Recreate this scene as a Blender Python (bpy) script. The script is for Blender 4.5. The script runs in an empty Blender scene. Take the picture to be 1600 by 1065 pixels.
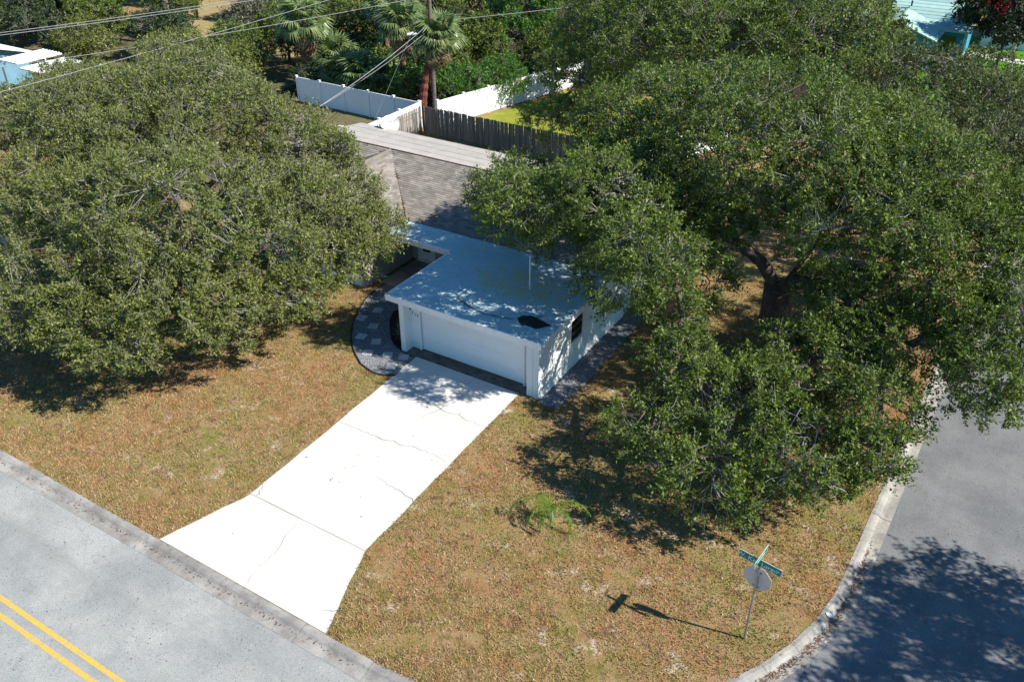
import bpy, math, random
import numpy as np
from mathutils import Vector, Matrix
R = math.radians
sc = bpy.context.scene
col = sc.collection
# ---------------------------------------------------------------- camera
cd = bpy.data.cameras.new('camera'); cam = bpy.data.objects.new('camera', cd); col.objects.link(cam)
cam.location = (0, 0, 19.4)
cam.rotation_euler = (R(90 - 32.2), 0, R(31.6))
cd.sensor_width = 36; cd.lens = 36 * 1350 / 1600; cd.clip_end = 3000
sc.camera = cam
# ---------------------------------------------------------------- light
SUN_AZ, SUN_EL = 11.5, 41.5          # azimuth counter-clockwise from +X
w = bpy.data.worlds.new('World'); sc.world = w; w.use_nodes = True
nt = w.node_tree; nt.nodes.clear()
sky = nt.nodes.new('ShaderNodeTexSky'); sky.sky_type = 'NISHITA'; sky.sun_disc = False
sky.sun_elevation = R(SUN_EL); sky.sun_rotation = R(90 - SUN_AZ); sky.air_density = 1.0; sky.dust_density = 0.0; sky.ozone_density = 5.0
bg = nt.nodes.new('ShaderNodeBackground'); bg.inputs[1].default_value = 0.08
wo = nt.nodes.new('ShaderNodeOutputWorld')
tint = nt.nodes.new('ShaderNodeMix'); tint.data_type = 'RGBA'; tint.blend_type = 'MULTIPLY'; tint.inputs[0].default_value = 1; tint.inputs[7].default_value = (.62, 1.0, 1.14, 1)   # blue-cyan tint put into the sky colour alone, to turn the shade bluer
nt.links.new(sky.outputs[0], tint.inputs[6]); nt.links.new(tint.outputs[2], bg.inputs[0]); nt.links.new(bg.outputs[0], wo.inputs[0])
sl = bpy.data.lights.new('sun', 'SUN'); sl.energy = 5.0; sl.angle = R(0.5); sl.color = (1.0, 0.95, 0.86)
so = bpy.data.objects.new('sun', sl); col.objects.link(so)
sd = Vector((math.cos(R(SUN_EL)) * math.cos(R(SUN_AZ)), math.cos(R(SUN_EL)) * math.sin(R(SUN_AZ)), math.sin(R(SUN_EL))))
so.rotation_euler = sd.to_track_quat('Z', 'Y').to_euler(); so.location = sd * 60
vs = sc.view_settings
vs.view_transform = 'Standard'; vs.look = 'None'; vs.gamma = 1; vs.exposure = 0.85; vs.use_curve_mapping = False

# ---------------------------------------------------------------- helpers
def tag(o, label=None, cat=None, group=None, kind=None):
    if label: o['label'] = label
    if cat: o['category'] = cat
    if group: o['group'] = group
    if kind: o['kind'] = kind
    return o

def link(o, parent=None):
    col.objects.link(o)
    if parent is not None:
        o.parent = parent
        o.matrix_parent_inverse = Matrix.Translation(-Vector(parent_world(parent)))
    return o

def parent_world(p): return Vector(p.location)

def empty(name, loc, label=None, cat=None, group=None):
    o = bpy.data.objects.new(name, None); col.objects.link(o); o.location = loc; o.empty_display_size = .2
    return tag(o, label, cat, group)

class MB:
    """collects geometry in world metres, builds one mesh object"""
    def __init__(s): s.v = []; s.f = []
    def box(s, x0, x1, y0, y1, z0, z1):
        n = len(s.v)
        s.v += [(x0,y0,z0),(x1,y0,z0),(x1,y1,z0),(x0,y1,z0),(x0,y0,z1),(x1,y0,z1),(x1,y1,z1),(x0,y1,z1)]
        s.f += [tuple(n+i for i in q) for q in ((3,2,1,0),(4,5,6,7),(0,1,5,4),(1,2,6,5),(2,3,7,6),(3,0,4,7))]
        return s
    def hexa(s, b, t):
        n = len(s.v); s.v += [tuple(p) for p in b] + [tuple(p) for p in t]
        s.f += [tuple(n+i for i in q) for q in ((3,2,1,0),(4,5,6,7),(0,1,5,4),(1,2,6,5),(2,3,7,6),(3,0,4,7))]
        return s
    def prism(s, pts, z0, z1):
        n = len(s.v); k = len(pts)
        s.v += [(p[0], p[1], z0) for p in pts] + [(p[0], p[1], z1) for p in pts]
        s.f.append(tuple(n+i for i in reversed(range(k)))); s.f.append(tuple(n+k+i for i in range(k)))
        for i in range(k):
            j = (i+1) % k; s.f.append((n+i, n+j, n+k+j, n+k+i))
        return s
    def face(s, pts):
        n = len(s.v); s.v += [tuple(p) if len(p) == 3 else (p[0], p[1], 0.) for p in pts]; s.f.append(tuple(range(n, n+len(pts)))); return s
    def tube(s, path, rad, n=8, cap=True):
        path = [Vector(p) for p in path]; m = len(path)
        if not hasattr(rad, '__len__'): rad = [rad]*m
        b0 = len(s.v); ref = None
        for i, p in enumerate(path):
            t = (path[min(i+1, m-1)] - path[max(i-1, 0)])
            if t.length < 1e-6: t = Vector((0,0,1))
            t.normalize()
            if ref is None: ref = t.orthogonal().normalized()
            ref = (ref - t*ref.dot(t))
            ref = ref.normalized() if ref.length > 1e-5 else t.orthogonal().normalized()
            c = t.cross(ref)
            for k in range(n):
                a = 2*math.pi*k/n
                q = p + (ref*math.cos(a) + c*math.sin(a))*rad[i]; s.v.append(tuple(q))
        for i in range(m-1):
            for k in range(n):
                k2 = (k+1) % n
                s.f.append((b0+i*n+k, b0+i*n+k2, b0+(i+1)*n+k2, b0+(i+1)*n+k))
        if cap:
            s.f.append(tuple(b0+k for k in reversed(range(n)))); s.f.append(tuple(b0+(m-1)*n+k for k in range(n)))
        return s
    def build(s, name, mat, parent=None, smooth=False, **kw):
        me = bpy.data.meshes.new(name); me.from_pydata(s.v, [], s.f); me.update()
        if mat is not None: me.materials.append(mat)
        me.polygons.foreach_set('use_smooth', [bool(smooth)]*len(me.polygons))
        o = bpy.data.objects.new(name, me); link(o, parent)
        return tag(o, **kw)

def np_obj(name, V, F, mat, parent=None, smooth=False, **kw):
    V = np.asarray(V, np.float32).reshape(-1, 3); F = np.asarray(F, np.int32); n, k = F.shape
    me = bpy.data.meshes.new(name)
    me.vertices.add(len(V)); me.vertices.foreach_set('co', V.ravel())
    me.loops.add(n*k); me.loops.foreach_set('vertex_index', F.ravel())
    me.polygons.add(n)
    me.polygons.foreach_set('loop_start', np.arange(0, n*k, k, dtype=np.int32))
    me.polygons.foreach_set('loop_total', np.full(n, k, np.int32))
    me.polygons.foreach_set('use_smooth', [bool(smooth)]*n)
    me.update(calc_edges=True)
    me.materials.append(mat)
    o = bpy.data.objects.new(name, me); link(o, parent)
    return tag(o, **kw)

def unit(a): return a/np.maximum(np.linalg.norm(a, axis=-1, keepdims=True), 1e-9)

def leaf_quads(P, D, N, L, W):
    D = unit(D); S = unit(np.cross(D, N)); n = len(P)
    L = np.asarray(L).reshape(-1, 1); W = np.asarray(W).reshape(-1, 1)
    mid = P + D*L*.45
    V = np.stack([P, mid + S*W*.5, P + D*L, mid - S*W*.5], 1).reshape(-1, 3)
    return V, np.arange(4*n).reshape(n, 4)

def prisms(A, B, ra, rb, n=3):
    A = np.asarray(A, float); B = np.asarray(B, float); k = len(A)
    t = unit(B-A); h = np.where(np.abs(t[:, 2:3]) > .9, np.array([[1., 0, 0]]), np.array([[0, 0, 1.]]))
    u = unit(np.cross(t, h)); v = np.cross(t, u)
    ra = np.broadcast_to(np.asarray(ra, float).reshape(-1, 1), (k, 1)); rb = np.broadcast_to(np.asarray(rb, float).reshape(-1, 1), (k, 1))
    rings = []
    for C, r in ((A, ra), (B, rb)):
        for i in range(n):
            a = 2*math.pi*i/n; rings.append(C + (u*math.cos(a)+v*math.sin(a))*r)
    V = np.stack(rings, 1).reshape(-1, 3)
    base = np.arange(k)[:, None]*2*n
    F = np.concatenate([base + np.array([[i, (i+1) % n, n+(i+1) % n, n+i]]) for i in range(n)], 0)
    return V, F

# ---------------------------------------------------------------- materials
def nodes(name):
    m = bpy.data.materials.new(name); m.use_nodes = True; t = m.node_tree; t.nodes.clear()
    out = t.nodes.new('ShaderNodeOutputMaterial'); b = t.nodes.new('ShaderNodeBsdfPrincipled')
    t.links.new(b.outputs[0], out.inputs[0])
    return m, t, b, out
def N(t, typ, **kw):
    n = t.nodes.new(typ)
    for k, v in kw.items():
        if k.startswith('i_'):
            key = k[2:]; n.inputs[int(key) if key.isdigit() else key].default_value = v
        else: setattr(n, k, v)
    return n
def pos(t): return N(t, 'ShaderNodeNewGeometry').outputs['Position']
def noise(t, vec, scale, detail=4, rough=.55, dist=0):
    n = N(t, 'ShaderNodeTexNoise'); n.inputs['Scale'].default_value = scale; n.inputs['Detail'].default_value = detail
    n.inputs['Roughness'].default_value = rough; n.inputs['Distortion'].default_value = dist
    t.links.new(vec, n.inputs['Vector']); return n.outputs['Fac']
def ramp(t, fac, stops, interp='LINEAR'):
    r = N(t, 'ShaderNodeValToRGB'); r.color_ramp.interpolation = interp; e = r.color_ramp.elements
    while len(e) < len(stops): e.new(.5)
    for x, (p, c) in zip(e, stops):
        x.position = p; x.color = (c, c, c, 1) if not hasattr(c, '__len__') else (*c[:3], 1)
    t.links.new(fac, r.inputs[0]); return r.outputs[0]
def mix(t, fac, a, b, mode='MIX'):
    n = N(t, 'ShaderNodeMix', data_type='RGBA', blend_type=mode)
    for s, v in ((0, fac), (6, a), (7, b)):
        if hasattr(v, 'is_output'): t.links.new(v, n.inputs[s])
        elif s == 0: n.inputs[0].default_value = v
        else: n.inputs[s].default_value = (*v[:3], 1) if hasattr(v, '__len__') else (v, v, v, 1)
    return n.outputs[2]
def math_(t, op, a, b=None, c=None, clamp=False):
    n = N(t, 'ShaderNodeMath', operation=op, use_clamp=clamp)
    for i, v in enumerate((a, b, c)):
        if v is None: continue
        if hasattr(v, 'is_output'): t.links.new(v, n.inputs[i])
        else: n.inputs[i].default_value = v
    return n.outputs[0]
def bump(t, b, h, strength, dist):
    n = N(t, 'ShaderNodeBump'); n.inputs['Strength'].default_value = strength; n.inputs['Distance'].default_value = dist
    t.links.new(h, n.inputs['Height']); t.links.new(n.outputs[0], b.inputs['Normal'])
def setc(t, b, c, rough=.7, spec=.3, metal=0):
    if hasattr(c, 'is_output'): t.links.new(c, b.inputs['Base Color'])
    else: b.inputs['Base Color'].default_value = (*c, 1)
    b.inputs['Roughness'].default_value = rough; b.inputs['Specular IOR Level'].default_value = spec; b.inputs['Metallic'].default_value = metal

def simple(name, c1, c2=None, scale=3., rough=.7, spec=.3, metal=0, bmp=0, bscale=40, contrast=(.35, .65), rnd=0):
    m, t, b, o = nodes(name); p = pos(t)
    c2 = c2 or tuple(x*.8 for x in c1)
    f = ramp(t, noise(t, p, scale, 6, .62), [(contrast[0], 0.), (contrast[1], 1.)])
    c = mix(t, f, c1, c2)
    if rnd:
        g = N(t, 'ShaderNodeNewGeometry').outputs['Random Per Island']; oi = N(t, 'ShaderNodeObjectInfo').outputs['Random']
        r = math_(t, 'FRACT', math_(t, 'ADD', g, oi))
        c = mix(t, 1.0, c, ramp(t, r, [(0, 1-rnd), (1, 1+rnd*.6)]), 'MULTIPLY')
    setc(t, b, c, rough, spec, metal)
    if bmp: bump(t, b, noise(t, p, bscale, 5, .6), bmp, .02)
    return m

def leaf_mat(name, dark, mid, light, trans=.30, rough=.5, hue=None, nscale=.55):
    m, t, b, out = nodes(name)
    r = N(t, 'ShaderNodeNewGeometry').outputs['Random Per Island']
    c = ramp(t, r, [(0, dark), (.55, mid), (.93, light), (1, tuple(min(1, x*1.35) for x in light))])
    n = ramp(t, noise(t, pos(t), nscale, 2), [(.35, 0.), (.65, 1.)])
    c = mix(t, n, c, mix(t, .65, c, hue or mid, 'MIX'))
    setc(t, b, c, rough, .28)
    tr = N(t, 'ShaderNodeBsdfTranslucent'); t.links.new(mix(t, 1., c, (1.25, 1.35, .7), 'MULTIPLY'), tr.inputs[0])
    mx = N(t, 'ShaderNodeMixShader'); mx.inputs[0].default_value = trans
    t.links.new(b.outputs[0], mx.inputs[1]); t.links.new(tr.outputs[0], mx.inputs[2]); t.links.new(mx.outputs[0], out.inputs[0])
    return m

def lawn_colour(t, p, fine=True):
    """dry Florida lawn: straw brown with olive patches and bare sandy spots"""
    a = ramp(t, noise(t, p, .30, 5, .6), [(.40, 0.), (.60, 1.)])
    c = mix(t, a, (.40, .205, .09), (.28, .245, .07))
    a2 = ramp(t, noise(t, p, 1.3, 6, .68), [(.38, 0.), (.62, 1.)])
    c = mix(t, math_(t, 'MULTIPLY', a2, .8), c, (.44, .30, .165))
    a3 = ramp(t, noise(t, p, 3.1, 6, .68), [(.50, 0.), (.66, 1.)])
    c = mix(t, math_(t, 'MULTIPLY', a3, .8), c, (.175, .205, .045))
    a4 = ramp(t, noise(t, p, 2.3, 5, .7, .6), [(.54, 0.), (.66, 1.)])
    c = mix(t, math_(t, 'MULTIPLY', a4, .8), c, (.20, .095, .058))
    return c

def make_mats():
    M = {}
    # lawn soil layer
    m, t, b, o = nodes('dry_lawn'); p = pos(t)
    c = lawn_colour(t, p)
    f = noise(t, p, 34, 5, .7)
    c = mix(t, 1., c, ramp(t, f, [(.30, .22), (.5, .72), (.70, 1.3)]), 'MULTIPLY')
    sand = math_(t, 'MULTIPLY', ramp(t, noise(t, p, .9, 7, .66), [(.585, 0.), (.67, 1.)]), ramp(t, noise(t, p, 9, 4, .6), [(.40, 0.), (.54, 1.)]))
    c = mix(t, sand, c, (.56, .47, .37))
    setc(t, b, c, .95, .1); bump(t, b, f, .9, .05); M['lawn'] = m
    m, t, b, o = nodes('grass_blades'); p = pos(t)
    c = lawn_colour(t, p)
    r = N(t, 'ShaderNodeNewGeometry').outputs['Random Per Island']
    c = mix(t, .5, c, ramp(t, r, [(0, (.04, .05, .015)), (.3, (.15, .15, .045)), (.55, (.30, .19, .085)), (.8, (.44, .31, .16)), (1, (.62, .50, .33))]))
    setc(t, b, c, .8, .15); M['grass'] = m
    # asphalt
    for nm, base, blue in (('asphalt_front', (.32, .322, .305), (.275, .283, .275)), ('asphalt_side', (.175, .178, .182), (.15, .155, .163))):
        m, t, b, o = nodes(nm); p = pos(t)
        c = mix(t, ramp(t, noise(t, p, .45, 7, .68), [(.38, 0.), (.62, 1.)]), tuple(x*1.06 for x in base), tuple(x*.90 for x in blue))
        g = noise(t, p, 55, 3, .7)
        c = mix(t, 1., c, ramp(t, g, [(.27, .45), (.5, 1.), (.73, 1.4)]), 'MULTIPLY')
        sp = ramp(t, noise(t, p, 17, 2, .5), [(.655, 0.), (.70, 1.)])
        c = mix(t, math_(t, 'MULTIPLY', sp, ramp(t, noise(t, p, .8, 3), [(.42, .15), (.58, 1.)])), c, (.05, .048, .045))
        # long wheel-track / patch staining
        mp = N(t, 'ShaderNodeMapping'); mp.inputs['Scale'].default_value = (.12, 1.3, 1) if 'front' in nm else (1.3, .1, 1)
        t.links.new(p, mp.inputs[0])
        c = mix(t, math_(t, 'MULTIPLY', ramp(t, noise(t, mp.outputs[0], 1.0, 4, .6), [(.5, 0.), (.7, 1.)]), .35), c, tuple(x*.62 for x in base))
        vo = N(t, 'ShaderNodeTexVoronoi', feature='DISTANCE_TO_EDGE'); vo.inputs['Scale'].default_value = .17
        wv = N(t, 'ShaderNodeVectorMath', operation='ADD'); t.links.new(p, wv.inputs[0])
        nn = N(t, 'ShaderNodeTexNoise'); nn.inputs['Scale'].default_value = 1.2; nn.inputs['Detail'].default_value = 6; t.links.new(p, nn.inputs[0]); t.links.new(nn.outputs['Color'], wv.inputs[1])
        t.links.new(wv.outputs[0], vo.inputs['Vector'])
        cr = ramp(t, vo.outputs['Distance'], [(0.0, 1.), (.0022, 1.), (.0045, 0.)])
        c = mix(t, math_(t, 'MULTIPLY', cr, .16), c, (.06, .058, .055))
        setc(t, b, c, .85, .25); bump(t, b, g, .5, .012); M[nm] = m
    # concretes
    m, t, b, o = nodes('driveway_concrete'); p = pos(t)
    c = mix(t, ramp(t, noise(t, p, .8, 6, .6), [(.35, 0.), (.65, 1.)]), (.60, .585, .55), (.53, .515, .48))
    c = mix(t, math_(t, 'MULTIPLY', ramp(t, noise(t, p, 3.2, 7, .7), [(.56, 0.), (.74, 1.)]), .5), c, (.42, .39, .34))
    c = mix(t, 1., c, ramp(t, noise(t, p, 70, 3, .7), [(.3, .86), (.7, 1.08)]), 'MULTIPLY')
    sp = ramp(t, noise(t, p, 9, 2, .5), [(.80, 0.), (.82, 1.)]); c = mix(t, sp, c, (.3, .27, .22))
    setc(t, b, c, .9, .2); bump(t, b, noise(t, p, 90, 4), .25, .008); M['drive'] = m
    m, t, b, o = nodes('kerb_concrete'); p = pos(t)
    c = mix(t, ramp(t, noise(t, p, 1.1, 6, .65), [(.35, 0.), (.62, 1.)]), (.38, .36, .325), (.23, .215, .195))
    c = mix(t, ramp(t, noise(t, p, 6, 6, .7), [(.55, 0.), (.72, .85)]), c, (.12, .105, .09))
    c = mix(t, 1., c, ramp(t, noise(t, p, 60, 3, .7), [(.3, .7), (.7, 1.2)]), 'MULTIPLY')
    setc(t, b, c, .92, .2); bump(t, b, noise(t, p, 45, 4), .5, .015); M['kerb'] = m
    M['porch'] = simple('porch_slab', (.34, .33, .32), (.24, .23, .22), 2, .9)
    M['apron'] = simple('stained_threshold', (.16, .145, .125), (.07, .063, .055), 3, .9, bmp=.3)
    M['joint'] = simple('joint_dirt', (.05, .043, .035), rough=1)
    M['yellow'] = None
    m, t, b, o = nodes('yellow_road_paint'); p = pos(t)
    wear = ramp(t, noise(t, p, 16, 7, .78), [(.47, 0.), (.60, .9)])
    c = mix(t, wear, mix(t, noise(t, p, 3, 3), (.70, .42, .02), (.56, .35, .05)), (.29, .27, .22))
    setc(t, b, c, .75, .3); M['yellow'] = m
    # house
    m, t, b, o = nodes('white_stucco'); p = pos(t)
    c = mix(t, ramp(t, noise(t, p, 1.2, 6, .6), [(.4, 0.), (.7, 1.)]), (.77, .78, .77), (.69, .70, .68))
    sx = N(t, 'ShaderNodeSeparateXYZ'); t.links.new(p, sx.inputs[0])
    low = math_(t, 'MULTIPLY', ramp(t, sx.outputs[2], [(.0, 1.), (.45, 0.)]), ramp(t, noise(t, p, 4, 5, .7), [(.4, 0.), (.65, 1.)]))
    c = mix(t, math_(t, 'MULTIPLY', low, .55), c, (.40, .36, .30))
    setc(t, b, c, .85, .2); bump(t, b, noise(t, p, 60, 3), .35, .01); M['stucco'] = m
    M['entry'] = simple('beige_entry_wall', (.40, .365, .32), (.33, .30, .265), 1.5, .9, bmp=.3, bscale=60)
    M['trim'] = simple('white_trim_paint', (.80, .80, .79), (.66, .65, .62), 5, .55, .35, contrast=(.5, .78))
    M['door'] = simple('garage_door_paint', (.82, .82, .82), (.77, .77, .77), 2, .5, .35)
    m, t, b, o = nodes('flat_roof_membrane'); p = pos(t)
    sx = N(t, 'ShaderNodeSeparateXYZ'); t.links.new(p, sx.inputs[0])
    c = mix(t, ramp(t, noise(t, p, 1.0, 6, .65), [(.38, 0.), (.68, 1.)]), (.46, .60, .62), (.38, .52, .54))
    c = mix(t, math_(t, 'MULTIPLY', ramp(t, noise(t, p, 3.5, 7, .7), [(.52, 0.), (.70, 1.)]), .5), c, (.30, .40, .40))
    wob = noise(t, p, 2.2, 5, .6)
    def ell(cx, cy, rx, ry, amt):
        dx = math_(t, 'DIVIDE', math_(t, 'SUBTRACT', sx.outputs[0], cx), rx); dy = math_(t, 'DIVIDE', math_(t, 'SUBTRACT', sx.outputs[1], cy), ry)
        d = math_(t, 'SQRT', math_(t, 'ADD', math_(t, 'MULTIPLY', dx, dx), math_(t, 'MULTIPLY', dy, dy)))
        return math_(t, 'ADD', d, math_(t, 'MULTIPLY', math_(t, 'SUBTRACT', wob, .5), amt))
    pond = ell(-15.9, 24.95, 2.0, 1.05, .28)
    pol = math_(t, 'MULTIPLY', ramp(t, ell(-16.0, 26.7, 2.6, 1.5, .9), [(.55, 1.), (1.05, 0.)]), ramp(t, noise(t, p, 2.6, 5, .7), [(.40, 0.), (.58, 1.)]))
    c = mix(t, math_(t, 'MULTIPLY', pol, .75), c, (.62, .50, .17))
    c = mix(t, math_(t, 'MULTIPLY', ramp(t, pond, [(.84, 0.), (.96, .85), (1.0, 0.85), (1.03, 0.)]), ramp(t, math_(t, 'ADD', noise(t, p, 1.3, 4), math_(t, 'MULTIPLY', math_(t, 'SUBTRACT', 24.9, sx.outputs[1]), .22)), [(.44, 0.), (.60, 1.)])), c, (.07, .075, .08))
    c = mix(t, ramp(t, ell(-14.1, 24.35, .62, .42, 1.3), [(.9, 1.), (1.0, 0.)]), c, (.022, .02, .02))
    setc(t, b, c, .7, .3); bump(t, b, noise(t, p, 30, 4), .25, .01); M['membrane'] = m
    M['shingle'] = simple('shingle_asphalt', (.285, .255, .225), (.20, .18, .16), 1.3, .95, .15, rnd=.28, bmp=.4, bscale=120)
    M['shingle_base'] = simple('roof_underlay', (.10, .09, .08), rough=1)
    M['rolled'] = simple('rolled_roofing', (.40, .375, .345), (.33, .305, .28), 1.5, .95, .15, bmp=.3, bscale=60, rnd=.06)
    M['rust'] = simple('rusty_drip_edge', (.10, .035, .022), (.05, .022, .016), 6, .8)
    m, t, b, o = nodes('window_glass'); setc(t, b, (.012, .015, .018), .06, .6); M['glass'] = m
    M['black'] = simple('black_metal', (.02, .02, .022), rough=.5)
    M['edging'] = simple('black_edging', (.025, .025, .027), rough=.7)
    M['gravel_bed'] = simple('gravel_bed', (.24, .25, .265), (.13, .14, .15), 18, .95, bmp=.8, bscale=35)
    M['pebble'] = simple('grey_pebbles', (.29, .30, .315), (.20, .21, .22), 4, .8, rnd=.6)
    M['paver'] = simple('concrete_paver', (.50, .50, .49), (.40, .40, .39), 5, .9, bmp=.3, rnd=.12)
    M['mulch'] = simple('mulch', (.05, .028, .018), (.025, .016, .012), 14, 1, bmp=1, bscale=30)
    # wood, metal
    m, t, b, o = nodes('weathered_pickets'); tc = N(t, 'ShaderNodeTexCoord').outputs['Object']; p = pos(t)
    mp = N(t, 'ShaderNodeMapping'); mp.inputs['Scale'].default_value = (14, 14, .9); t.links.new(p, mp.inputs[0])
    c = mix(t, ramp(t, noise(t, mp.outputs[0], 1.5, 6, .65), [(.3, 0.), (.7, 1.)]), (.30, .27, .235), (.165, .145, .125))
    oi = N(t, 'ShaderNodeObjectInfo').outputs['Random']; c = mix(t, 1., c, ramp(t, oi, [(0, .62), (1, 1.2)]), 'MULTIPLY')
    setc(t, b, c, .95, .1); M['picket'] = m
    M['pole'] = simple('pole_wood', (.17, .14, .115), (.10, .085, .07), 5, .95, bmp=.5)
    M['vinyl'] = simple('white_vinyl', (.80, .82, .84), (.76, .78, .80), 1, .45, .4)
    M['galv'] = simple('galvanised_steel', (.42, .43, .44), (.33, .34, .35), 8, .42, .5, metal=.75)
    M['signback'] = simple('aluminium_sign_back', (.64, .53, .46), (.56, .47, .41), 3, .6, .3)
    M['stopred'] = simple('stop_red', (.45, .02, .025), rough=.45)
    M['signgreen'] = simple('sign_green', (.0, .20, .13), (.0, .175, .115), 4, .4, .45)
    M['signwhite'] = simple('sign_white', (.78, .80, .80), rough=.4)
    M['wire'] = simple('power_cable', (.30, .30, .31), rough=.5)
    M['wire_dark'] = simple('dark_cable', (.02, .02, .022), rough=.6)
    M['lamp'] = simple('lamp_housing', (.62, .63, .64), rough=.35)
    M['dish'] = simple('dish_white', (.80, .79, .76), (.50, .24, .09), 2.6, .5, contrast=(.58, .66))
    # vegetation
    M['oak_leaf'] = leaf_mat('oak_leaves', (.026, .052, .012), (.088, .140, .022), (.200, .255, .045), hue=(.135, .185, .024))
    M['oak_leaf_olive'] = leaf_mat('olive_oak_leaves', (.042, .058, .018), (.130, .158, .034), (.260, .285, .070), hue=(.175, .200, .036))
    M['oak_leaf_dark'] = leaf_mat('dark_oak_leaves', (.026, .040, .016), (.068, .092, .028), (.135, .160, .050), hue=(.090, .115, .028))
    M['bright_leaf'] = leaf_mat('bright_shrub_leaves', (.03, .085, .012), (.07, .175, .02), (.13, .26, .035), trans=.35)
    M['yellow_leaf'] = leaf_mat('yellow_green_leaves', (.05, .085, .015), (.11, .155, .025), (.20, .235, .05), trans=.35)
    M['needle'] = leaf_mat('dark_needles', (.018, .036, .014), (.038, .068, .022), (.07, .10, .035), trans=.15)
    M['grey_leaf'] = leaf_mat('grey_green_leaves', (.07, .075, .05), (.13, .13, .085), (.22, .21, .15), trans=.2)
    M['red_leaf'] = leaf_mat('dark_foliage', (.012, .02, .010), (.03, .04, .018), (.06, .07, .03), trans=.15)
    M['red_flower'] = leaf_mat('red_flowers', (.18, .01, .02), (.3, .02, .03), (.4, .04, .05))
    M['palm_leaf'] = leaf_mat('palm_fronds', (.06, .10, .03), (.13, .185, .06), (.25, .29, .14), trans=.2, rough=.35)
    M['palm_dead'] = leaf_mat('dead_fronds', (.16, .10, .05), (.26, .18, .10), (.36, .28, .18), trans=.1)
    M['sprout_leaf'] = leaf_mat('young_palm_leaves', (.07, .15, .015), (.12, .22, .02), (.24, .30, .035), trans=.35)
    M['bark'] = simple('oak_bark', (.135, .11, .09), (.06, .047, .038), 3.5, .95, .1, bmp=1., bscale=14)
    M['twig'] = simple('grey_twigs', (.30, .28, .255), (.20, .185, .165), 4, .9, .15, rnd=.3)
    M['branch'] = simple('grey_branches', (.175, .155, .135), (.085, .072, .06), 5, .95, .1, bmp=.6, bscale=25)
    M['dead_twig'] = simple('dead_twigs', (.40, .37, .34), (.30, .27, .245), 6, .9, rnd=.2)
    M['palm_bark'] = simple('palm_bark', (.24, .14, .085), (.10, .06, .04), 4.5, .95, .1, bmp=1., bscale=10)
    M['red_bark'] = simple('red_palm_bark', (.26, .085, .055), (.09, .04, .032), 3.5, .95, .1, bmp=1., bscale=10)
    M['litter'] = simple('fallen_leaves', (.23, .12, .06), (.12, .062, .035), 9, .9, rnd=.5)
    M['moss'] = simple('hanging_moss', (.30, .30, .26), (.22, .22, .19), 5, 1)
    M['neigh'] = None
    for nm, a_, b_ in (('lush_lawn', (.085, .22, .012), (.06, .16, .015)), ('yellow_lawn', (.24, .25, .035), (.17, .20, .03)), ('dry_field', (.34, .25, .13), (.22, .19, .08)), ('far_ground', (.10, .105, .045), (.155, .12, .07)), ('bare_soil', (.30, .17, .10), (.22, .14, .09))):
        M[nm] = simple(nm, a_, b_, 1.1, .95, .1, bmp=.8, bscale=12)
    M['teal_wall'] = simple('teal_wall', (.05, .24, .33), (.045, .21, .29), 1, .8)
    M['teal_roof'] = simple('pale_teal_shingles', (.33, .50, .46), (.27, .43, .40), 2, .9, rnd=.2)
    M['blue_wall'] = simple('blue_wall', (.15, .29, .37), (.12, .24, .31), 1, .8)
    M['white_metal'] = simple('white_metal_roof', (.78, .78, .77), (.66, .66, .64), 2, .5)
    M['teal_tarp'] = simple('teal_tarp', (.30, .58, .55), (.55, .68, .66), 3, .6)
    M['tan_roof'] = simple('tan_roof', (.40, .31, .26), (.33, .26, .22), 2, .9)
    M['paper'] = simple('white_paper', (.82, .82, .80), rough=.8)
    M['sand'] = simple('pale_concrete_path', (.60, .57, .52), (.5, .47, .42), 2, .9)
    return M
M = make_mats()
rng0 = np.random.default_rng(5)

# ---------------------------------------------------------------- ground, streets
MB().face([(-900,-900,-.6),(900,-900,-.6),(900,900,-.6),(-900,900,-.6)]).build('ground', M['far_ground'], kind='structure')
def kerb_line():
    P = [(x, 10.72) for x in np.arange(-90, -10.8, 2.95)] + [(-10.9, 10.72)]
    for a in np.linspace(-90, 0, 14)[1:]: P.append((-10.9 + 9.9*math.cos(R(a)), 20.62 + 9.9*math.sin(R(a))))
    P += [(-1 + .03*(y-20.62), y) for y in np.arange(23.5, 115, 2.95)]
    return P
KL = kerb_line()
def offset(P, d):
    out = []
    for i in range(len(P)):
        a = Vector(P[max(i-1, 0)]); b = Vector(P[min(i+1, len(P)-1)]); t = (b-a).normalized(); out.append((P[i][0] + t.y*d, P[i][1] - t.x*d))
    return out
lawn_poly = KL + [(KL[-1][0], 118), (-130, 118), (-130, 10.72)]
MB().prism(lawn_poly, -.55, 0).build('front_lawn', M['lawn'], kind='structure')
edge = offset(KL, .60)
# street sheets: front street and side street meet along the extended gutter line
fr = [p for p in edge if p[1] < 13.0]; sd_ = [p for p in edge if p[1] >= 13.0]
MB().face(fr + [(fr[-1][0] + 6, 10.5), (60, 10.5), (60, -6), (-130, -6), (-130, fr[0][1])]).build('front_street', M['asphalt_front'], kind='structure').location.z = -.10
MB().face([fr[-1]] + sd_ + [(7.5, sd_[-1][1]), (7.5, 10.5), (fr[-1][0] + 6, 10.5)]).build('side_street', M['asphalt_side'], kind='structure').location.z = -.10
MB().box(7.5, 120, 10.0, 118, -.5, .02).build('far_side_lawn', M['lawn'], kind='structure')
MB().box(-130, 120, -120, -6.01, -.5, .02).build('opposite_lawn', M['lawn'], kind='structure')
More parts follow.
